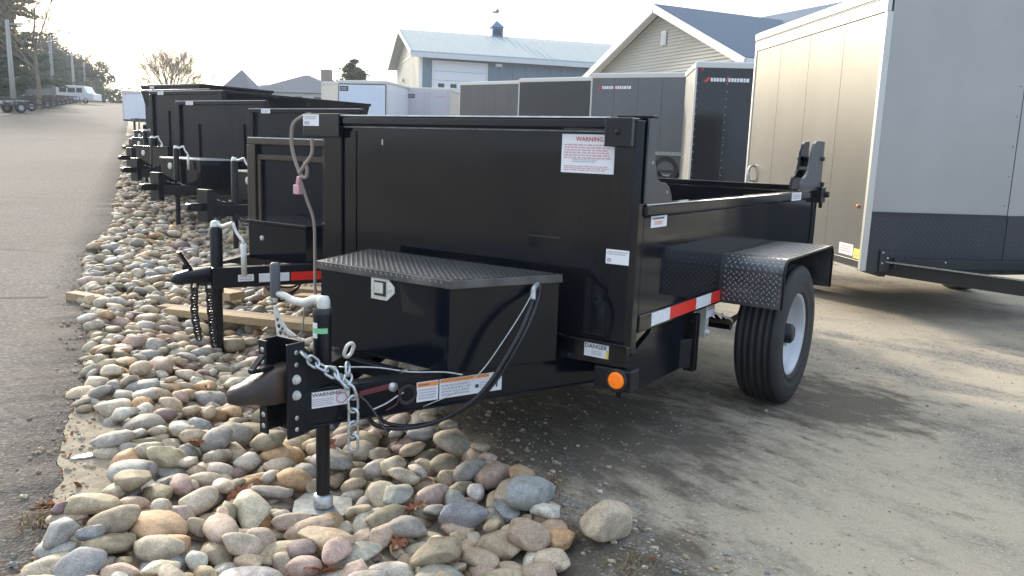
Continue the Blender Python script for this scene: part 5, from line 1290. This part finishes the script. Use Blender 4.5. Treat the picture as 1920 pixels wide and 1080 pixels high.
def round_tree(x, y, h, cr_, label, seed, dz=0):
    rs = random.Random(seed); t = empty('bare_tree', (x, y, terr(x, y)+dz), 0, label, 'tree'); tr = MB(); tw = MB(); z0 = h*.22
    tr.tube([(0,0,0), (.05,0,z0*.5), (0,0,z0), (.1,0,z0*1.5)], .2, 8, radii=[.3,.24,.22,.12], cap=False)
    def grow(p, d, l, r, lv):
        q = p.copy(); pts = [p]; dd = d.copy()
        for i in range(3): dd = (dd + Vector((rs.gauss(0,.1), rs.gauss(0,.1), rs.gauss(0,.08)+.04))).normalized(); q = q + dd*l/3; pts.append(q.copy())
        (tr if lv < 1 else tw).tube(pts, r, 5 if lv < 1 else 3, radii=[r, r*.8, r*.65, r*.5], cap=False)
        if lv >= 4: return
        for i in range(4):
            a = Vector((rs.gauss(0,1), rs.gauss(0,1), rs.gauss(0,.8))).normalized(); nd = (dd + a*rs.uniform(.35,.75)).normalized(); f = rs.uniform(.35, 1)
            grow(pts[0].lerp(pts[-1], f), nd, l*rs.uniform(.55,.75), max(.013, r*.42), lv+1)
    for i in range(15):
        a = i*2.4 + rs.uniform(-.3,.3); el = R(rs.uniform(12, 88)); d = Vector((math.cos(a)*math.cos(el), math.sin(a)*math.cos(el), math.sin(el)))
        L_ = .40*math.sqrt((cr_*math.cos(el))**2 + ((h-z0)*math.sin(el))**2); grow(Vector((0,0,z0*rs.uniform(.8,1.3))), d, L_, .11, 0)
    tr.build('trunk', M['bark'], t, fix=False); tw.build('crown', M['twig'], t, fix=False); return t
def leaf_cloud(mb, c, rad, n, size, rs, flat=1.):
    for _ in range(n):
        while True:
            v = Vector((rs.uniform(-1,1), rs.uniform(-1,1), rs.uniform(-1,1)))
            if v.length < 1: break
        p = Vector(c) + Vector((v.x*rad[0], v.y*rad[1], v.z*rad[2])); s = size*rs.uniform(.5, 1.3)
        u = Vector((rs.gauss(0,1), rs.gauss(0,1), rs.gauss(0,.5)*flat)).normalized(); w = u.cross(Vector((rs.gauss(0,1), rs.gauss(0,1), rs.gauss(0,1)))).normalized()
        mb.add([p-u*s, p+w*s*.35, p+u*s, p-w*s*.35], [(0,1,2,3)])
def conifer(x, y, h, rad, label, seed, mt='pine', dens=1., dz=0, ragged=.35, base=.1, group=None):
    rs = random.Random(seed); g0 = terr(x, y)+dz; t = empty('conifer_tree', (x, y, g0), 0, label, 'tree', group); tr = MB(); tr.tube([(0,0,0), (0,0,h*.97)], .2, 8, radii=[.02*h, .01]); tr.build('trunk', M['bark'], t, fix=False)
    fo = MB(); br = MB(); z = h*base
    while z < h*.98:
        f = (z/h-base)/(1-base); r = rad*(1-f)**.75*(1+rs.uniform(-ragged, ragged)); nb = rs.randint(3, 6)
        for k in range(nb):
            a = rs.uniform(0, 2*math.pi); rr = r*rs.uniform(.5, 1.15); e = Vector((math.cos(a)*rr, math.sin(a)*rr, z + rs.uniform(-.1,.25)*rr)); br.tube([(0,0,z), e], .03, 3, cap=False, radii=[.05, .01])
            m_ = int(9*dens*(.5+rr))
            for i in range(m_):
                q = Vector((0,0,z)).lerp(e, rs.uniform(.2, 1.05)); leaf_cloud(fo, q, (.35*rr*.6+.15,)*2 + (.22,), 5, .16+.02*h*.3, rs, .4)
        z += h*.035*rs.uniform(.7, 1.4)
    br.build('branches', M['bark'], t, fix=False); fo.build('crown', M[mt], t, fix=False); return t
def broad(x, y, h, rad, label, seed, mt='pine2', n=2600, size=.28, dz=0):
    rs = random.Random(seed); g0 = terr(x, y)+dz; t = empty('dense_tree', (x, y, g0), 0, label, 'tree'); MB().tube([(0,0,0), (.2,.1,h*.8)], .2, 8, radii=[.25, .06]).build('trunk', M['bark'], t, fix=False)
    fo = MB()
    for k in range(26):
        a = rs.uniform(0, 2*math.pi); f = rs.uniform(.04, .93); rr = rad*math.sqrt(rs.random())*(1-.7*max(0, f-.4)); c = (math.cos(a)*rr, math.sin(a)*rr, h*f)
        leaf_cloud(fo, c, (rad*.34, rad*.34, h*.13), n//26, size, rs)
    fo.build('crown', M[mt], t, fix=False); return t
def pol(az, r): return math.sin(R(az))*r, math.cos(R(az))*r
x, y = pol(-22.9, 98); round_tree(x, y, 9.2, 7.6, 'wide leafless tree standing alone on the skyline beyond the black trailers', 4, dz=-1.2)
x, y = pol(-11.3, 78); conifer(x, y, 6.4, 3.1, 'small round-topped evergreen left of the barn', 6, 'pine', 1.2, ragged=.15, dz=-.6)
x, y = pol(-32.6, 74); conifer(x, y, 15, 5.0, 'tallest ragged pine at the far left edge of the picture', 8, 'pine2', 1.2, dz=-1)
x, y = pol(-31.2, 88); conifer(x, y, 13, 4.0, 'ragged pine behind the nearest utility pole', 9, 'pine2', 1.0, dz=-1)
x, y = pol(-30.2, 66); limb_tree('bare_tree', x, y, 11.5, .95, 'tall leafless tree with arching branches among the roadside pines', 13, levels=5, fan=3, r0=.16)
x, y = pol(-28.7, 139); broad(x, y, 10.2, 4.2, 'rounded dark evergreen behind the second and third poles', 10, n=11000, dz=-.8)
x, y = pol(-27.3, 141); broad(x, y, 7.2, 3.4, 'smaller dark evergreen nearest the crest of the road', 14, n=8000, dz=-.8)
x, y = pol(-27.9, 138); limb_tree('bare_tree', x, y, 11, .9, 'thin leafless tree rising over the evergreens by the road crest', 15, levels=5, fan=3, r0=.1)
x, y = pol(-33.4, 100); broad(x, y, 11, 4.2, 'dark evergreen behind the green-roofed shed at the picture edge', 17, n=11000)
x, y = pol(-30.4, 138); broad(x, y, 9, 4.4, 'low dark evergreen between the first two poles', 18, n=9000, dz=-.5)
def brush():
    rs = random.Random(3); mb = MB()
    for i in range(60):
        az = -34 + i*.22 if i < 52 else -22.6 - rs.random(); x, y = pol(az, rs.uniform(128, 150)); h = rs.uniform(2.2, 4.2) * (1 if az < -26.5 else .62)
        leaf_cloud(mb, (x, y, terr(x, y)+h*.4), (2.6, 2.6, h*.6), 110, .4, rs)
    o = mb.build('brush', M['pine'], None, fix=False); tag(o, 'far scrubby tree line along the crest of the road', 'brush', kind='stuff')
brush()

# ------------------------------------------------------------ left side of the road
for i, (az, r, h, lb) in enumerate(((-31.44, 58.7, 5.5, 'nearest utility pole with a short arm, at the left picture edge'), (-29.35, 84, 6.1, 'second utility pole along the left roadside'), (-28.24, 112, 6.0, 'third utility pole along the left roadside'), (-27.64, 136, 5.6, 'farthest utility pole near the road crest'))):
    x, y = pol(az, r); t = empty('utility_pole', (x, y, terr(x, y)-.1), 0, lb, 'pole', 'utility poles along the left roadside')
    MB().tube([(0,0,0), (-.1,0,h)], .13, 10, radii=[.17, .11]).build('shaft', M['pole'], t)
    if i == 0: MB().bar((-.1,0,h-.25), (.7,0,h-.2), .06, .08).build('arm', M['pole'], t); MB().box(.5, .85, -.08, .08, h-.28, h-.14).build('lamp_head', M['galv'], t)
    else: MB().box(-.25, .05, -.1, .1, h-.5, h-.15).build('lamp_head', M['galv'], t)
def left_fence():
    t = empty('fence', (0, 0, 0), 0, 'long dark picket fence running beside the left roadside', 'fence'); s = 58; npk = 0
    rails = MB(); rest = MB()
    while s < 127:
        p = ns(-9.6, s, terr_s(s)); q = ns(-9.6, s+3, terr_s(s+3))
        rails.bar(p+Vector((0,0,1.75)), q+Vector((0,0,1.75)), .06, .08); rails.bar(p+Vector((0,0,.35)), q+Vector((0,0,.35)), .06, .08)
        b = MB(); b.box(p.x-.06, p.x+.06, p.y-.06, p.y+.06, p.z, p.z+2.0); b.build('fence_post', M['fence'], t)
        for k in range(1, 7):
            a = p.lerp(q, k/7); b = MB(); b.box(a.x-.05, a.x+.05, a.y-.05, a.y+.05, a.z+.2, a.z+1.85); b.build('picket', M['fence'], t)
        s += 3
    rails.build('rails', M['fence'], t)
left_fence()
def utility_trailer(n, s, L, i):
    p = ns(n, s, terr_s(s)); t = empty('utility_trailer', p, math.atan2(RD.y, RD.x) - R(90) + R(-62), 'low black utility trailer in the left roadside row, ' + ['nearest the camera', 'second from the front', 'third from the front', 'fourth from the front', 'fifth from the front', 'sixth from the front', 'seventh from the front', 'eighth from the front', 'ninth from the front', 'tenth from the front', 'third from the far end', 'second from the far end', 'farthest up the road'][i], 'trailer', 'low utility trailers along the left roadside')
    MB().box(-.8, .8, 0, L, .42, .5).build('deck', M['darktrim'], t)
    b = MB()
    for sg in (-1, 1): b.box(sg*.8-.03, sg*.8+.03, 0, L, .78, .84); [b.box(sg*.8-.02, sg*.8+.02, k*L/4-.02, k*L/4+.02, .5, .78) for k in range(5)]
    b.box(-.8, .8, -.03, .03, .78, .84); b.build('side_rail', M['darktrim'], t)
    b = MB(); b.bar((.6, 0, .45), (0, -1.2, .45), .06, .08); b.bar((-.6, 0, .45), (0, -1.2, .45), .06, .08); b.tube([(0,-1.0,.0), (0,-1.0,.8)], .04, 6); b.build('tongue', M['galv'], t)
    for sg in (-1, 1): wheel(t, (sg*.95, L*.6, .33), side=sg, detail=False, r=.3, rim_r=.15); MB().box(sg*.95-.13, sg*.95+.13, L*.6-.45, L*.6+.45, .72, .745).build('fender', M['galv'], t)
for i in range(13): utility_trailer(-7.7, 56 + i*5.4, 2.4, i)
def van():
    x, y = pol(-29.25, 104); t = empty('van', (x, y, terr(x, y)), R(-4), 'white van parked at the left roadside below the evergreens', 'van'); t.scale = (.82, .82, .9)
    MB().prism([(0,.4),(5.2,.4),(5.2,1.2),(4.4,1.3),(3.9,2.1),(.1,2.15),(0,1.9)][::-1], 'y', 0, 2).build('body', M['paint_white'], t, .06)
    for a, b in ((.5,1.5),(1.7,2.7),(2.9,3.7)): MB().box(a, b, -.02, -.001, 1.3, 1.85).build('window', M['glass'], t)
    for xx in (1., 4.1): wheel(t, (xx, .1, .34), side=-1, axis='y', detail=False)
van()

# ------------------------------------------------------------ thin morning haze
def haze():
    o = MB().box(-130, 75, -12, 190, -6, 34).build('haze', []); mt = bpy.data.materials.new('thin_haze'); mt.use_nodes = True; nt = mt.node_tree; nt.nodes.clear()
    out = nt.nodes.new('ShaderNodeOutputMaterial'); v = nt.nodes.new('ShaderNodeVolumePrincipled'); v.inputs['Density'].default_value = HAZE; v.inputs['Color'].default_value = (.84, .91, 1, 1); v.inputs['Anisotropy'].default_value = .35
    nt.links.new(v.outputs[0], out.inputs['Volume']); o.data.materials.append(mt); tag(o, 'thin pale haze over the whole yard', 'haze', kind='stuff')
HAZE = .0007
haze()

# ------------------------------------------------------------ timber, leaves, grass
def board(p, q, w, h, mt, label):
    p, q = Vector(p), Vector(q); mid = (p+q)/2; o = MB().bar(p-mid, q-mid, w, h).build('timber_board', M[mt], None, .004); o.location = mid; tag(o, label, 'board'); return o
board((-2.44, 5.52, .02), (-1.1, 5.12, .03), .09, .045, 'wood', 'longer weathered board lying across the stones behind the second trailer jack')
board((-2.32, 5.36, .035), (-1.0, 4.98, .03), .1, .05, 'wood2', 'paler sawn board lying in front of the longer weathered one')
board((-3.18, 5.72, .045), (-2.9, 5.60, .04), .09, .06, 'wood2', 'short board stub poking out over the road edge')
board((-2.25, 6.05, .04), (-2.05, 5.93, .04), .14, .06, 'wood2', 'small square timber block among the stones behind the boards')
board((-1.95, 6.35, .03), (-1.45, 6.18, .03), .12, .08, 'wood', 'thick dark-ended block under the second trailer tongue')
board((-1.62, 6.0, .03), (-1.3, 5.9, .05), .12, .06, 'wood2', 'tilted timber offcut beside the thick block')
def oak_leaf(x, y, i, s=.05, z=None):
    rs = random.Random(i); mb = MB(); K = 11; c = []
    for k in range(K):
        f = k/(K-1); wd = (.42*math.sin(math.pi*min(1, f*1.05)**.8)) * (1.25 if k % 2 else .55); c.append((f*2-1, wd))
    vs = [(a*s, 0, s*.12*math.sin(a*2)) for a, _ in c]; vs += [(a*s, b*s, s*(.18*b+rs.uniform(0,.16))) for a, b in c]; vs += [(a*s, -b*s, s*(.2*b+rs.uniform(0,.2))) for a, b in c]
    fs = [];
    for k in range(K-1): fs += [(k, k+1, K+k+1, K+k), (k, 2*K+k, 2*K+k+1, k+1)]
    mb.add(vs, fs, 0, False); o = mb.build('fallen_leaf', M['leaf'], None, fix=False); sd = o.modifiers.new('thickness', 'SOLIDIFY'); sd.thickness = .001
    zz = top_z(x, y) if z is None else z
    o.location = (x, y, zz + .012); o.rotation_euler = (rs.uniform(-.5,.5), rs.uniform(-.5,.5), rs.uniform(0,6.28)); return o
LV = [(-1.2, 2.95, 'curled brown oak leaf at the road edge of the rock strip'), (-.33, 2.4, 'rust-brown oak leaf in the stones right of the jack foot'), (-.72, 3.05, 'dark red-brown oak leaf just behind the jack leg'),
      (-1.45, 3.75, 'brown oak leaf below the second trailer chains'), (-1.0, 3.6, 'brown oak leaf between stones left of the coupler'), (-.52, 2.18, 'orange oak leaf at the bottom of the picture'), (-.3, 2.62, 'small brown leaf in the stones right of the jack'), (-.9, 2.6, 'rusty leaf in the stones left of the jack foot'), (-2.4, 7.2, 'orange-brown leaf near the second trailer coupler'), (-1.42, 2.43, 'large dry leaf lying at the asphalt edge')]
for i, (x, y, lb) in enumerate(LV): tag(oak_leaf(x, y, i, .045 + .012*(i % 3) + (.03 if i == 9 else 0)), lb, 'leaf')
def litter():
    rs = random.Random(21); mb = MB()
    for i in range(420):
        s = rs.uniform(1.6, 6.5); n = rs.uniform(-.25, 1.4) if i % 3 else rs.choice([rs.gauss(1.22, .12), rs.gauss(-.27, .04)])
        p = ns(n, s); z = gz(p.x, p.y) + .012 + (.03 * rs.random() if -.1 < n < 1.05 else 0); r = rs.uniform(.006, .017); k = rs.randint(5, 7); a0 = rs.uniform(0, 6.28); tx, ty = rs.gauss(0, .4), rs.gauss(0, .4)
        vs = [(p.x + r*math.cos(a0+6.283*j/k)*(1 if j % 2 else .55), p.y + r*math.sin(a0+6.283*j/k)*(1 if j % 2 else .55), z + r*(tx*math.cos(a0+6.283*j/k) + ty*math.sin(a0+6.283*j/k))) for j in range(k)]
        mb.add(vs + [(p.x, p.y, z + r*.2)], [(j, (j+1) % k, k) for j in range(k)])
    o = mb.build('leaf_litter', M['litter'], None, fix=False); tag(o, 'crumbled brown leaf litter caught between the stones and along the lot edge', 'leaf litter', kind='stuff')
M['litter'] = foliage_mat('leaf_crumbs', (.09, .04, .02), (.32, .13, .06))
litter()
def dead_grass():
    rs = random.Random(8); mb = MB()
    tufts = [(1.28, 3.3, .13, 130), (1.12, 3.55, .1, 70), (-.30, 2.72, .07, 120), (1.22, 2.1, .07, 90), (1.3, 1.85, .06, 60), (-.12, 3.7, .06, 30), (1.3, 2.45, .05, 50)]
    for n, s, r, k in tufts:
        for _ in range(k):
            p = ns(n + rs.gauss(0, r*.6), s + rs.gauss(0, r*.6)); z = gz(p.x, p.y) + .005; h = rs.uniform(.015, .05); d = Vector((rs.gauss(0,1), rs.gauss(0,1), 0)).normalized(); w = Vector((-d.y, d.x, 0))*.0014
            a = Vector((p.x, p.y, z)); b = a + d*h*.6 + Vector((0,0,h*.7)); c = a + d*h*1.5 + Vector((0,0,h*.6)); mb.add([a-w, a+w, b+w, b-w, c], [(0,1,2,3),(3,2,4)])
    o = mb.build('dead_grass', M['grass'], None, fix=False); tag(o, 'tufts of dry brown grass at the edges of the rock strip', 'grass', kind='stuff')
dead_grass()
# pale flat slip of card on the sand by the road
o = MB().prism([(-.09,-.012),(-.02,-.026),(.07,-.02),(.10,.004),(.02,.024),(-.06,.016)], 'z', 0, .006).build('flat_white_shard', M['white_vinyl2'] if 'white_vinyl2' in M else M['zinc'], None); o.location = (-1.555, 2.85, 0); o.scale = (.66, .8, 1); o.rotation_euler = (.0, .0, .62); o.location.z = gz(o.location.x, o.location.y) + .012
tag(o, 'thin white flat slip lying on the sand beside the asphalt edge', 'debris')
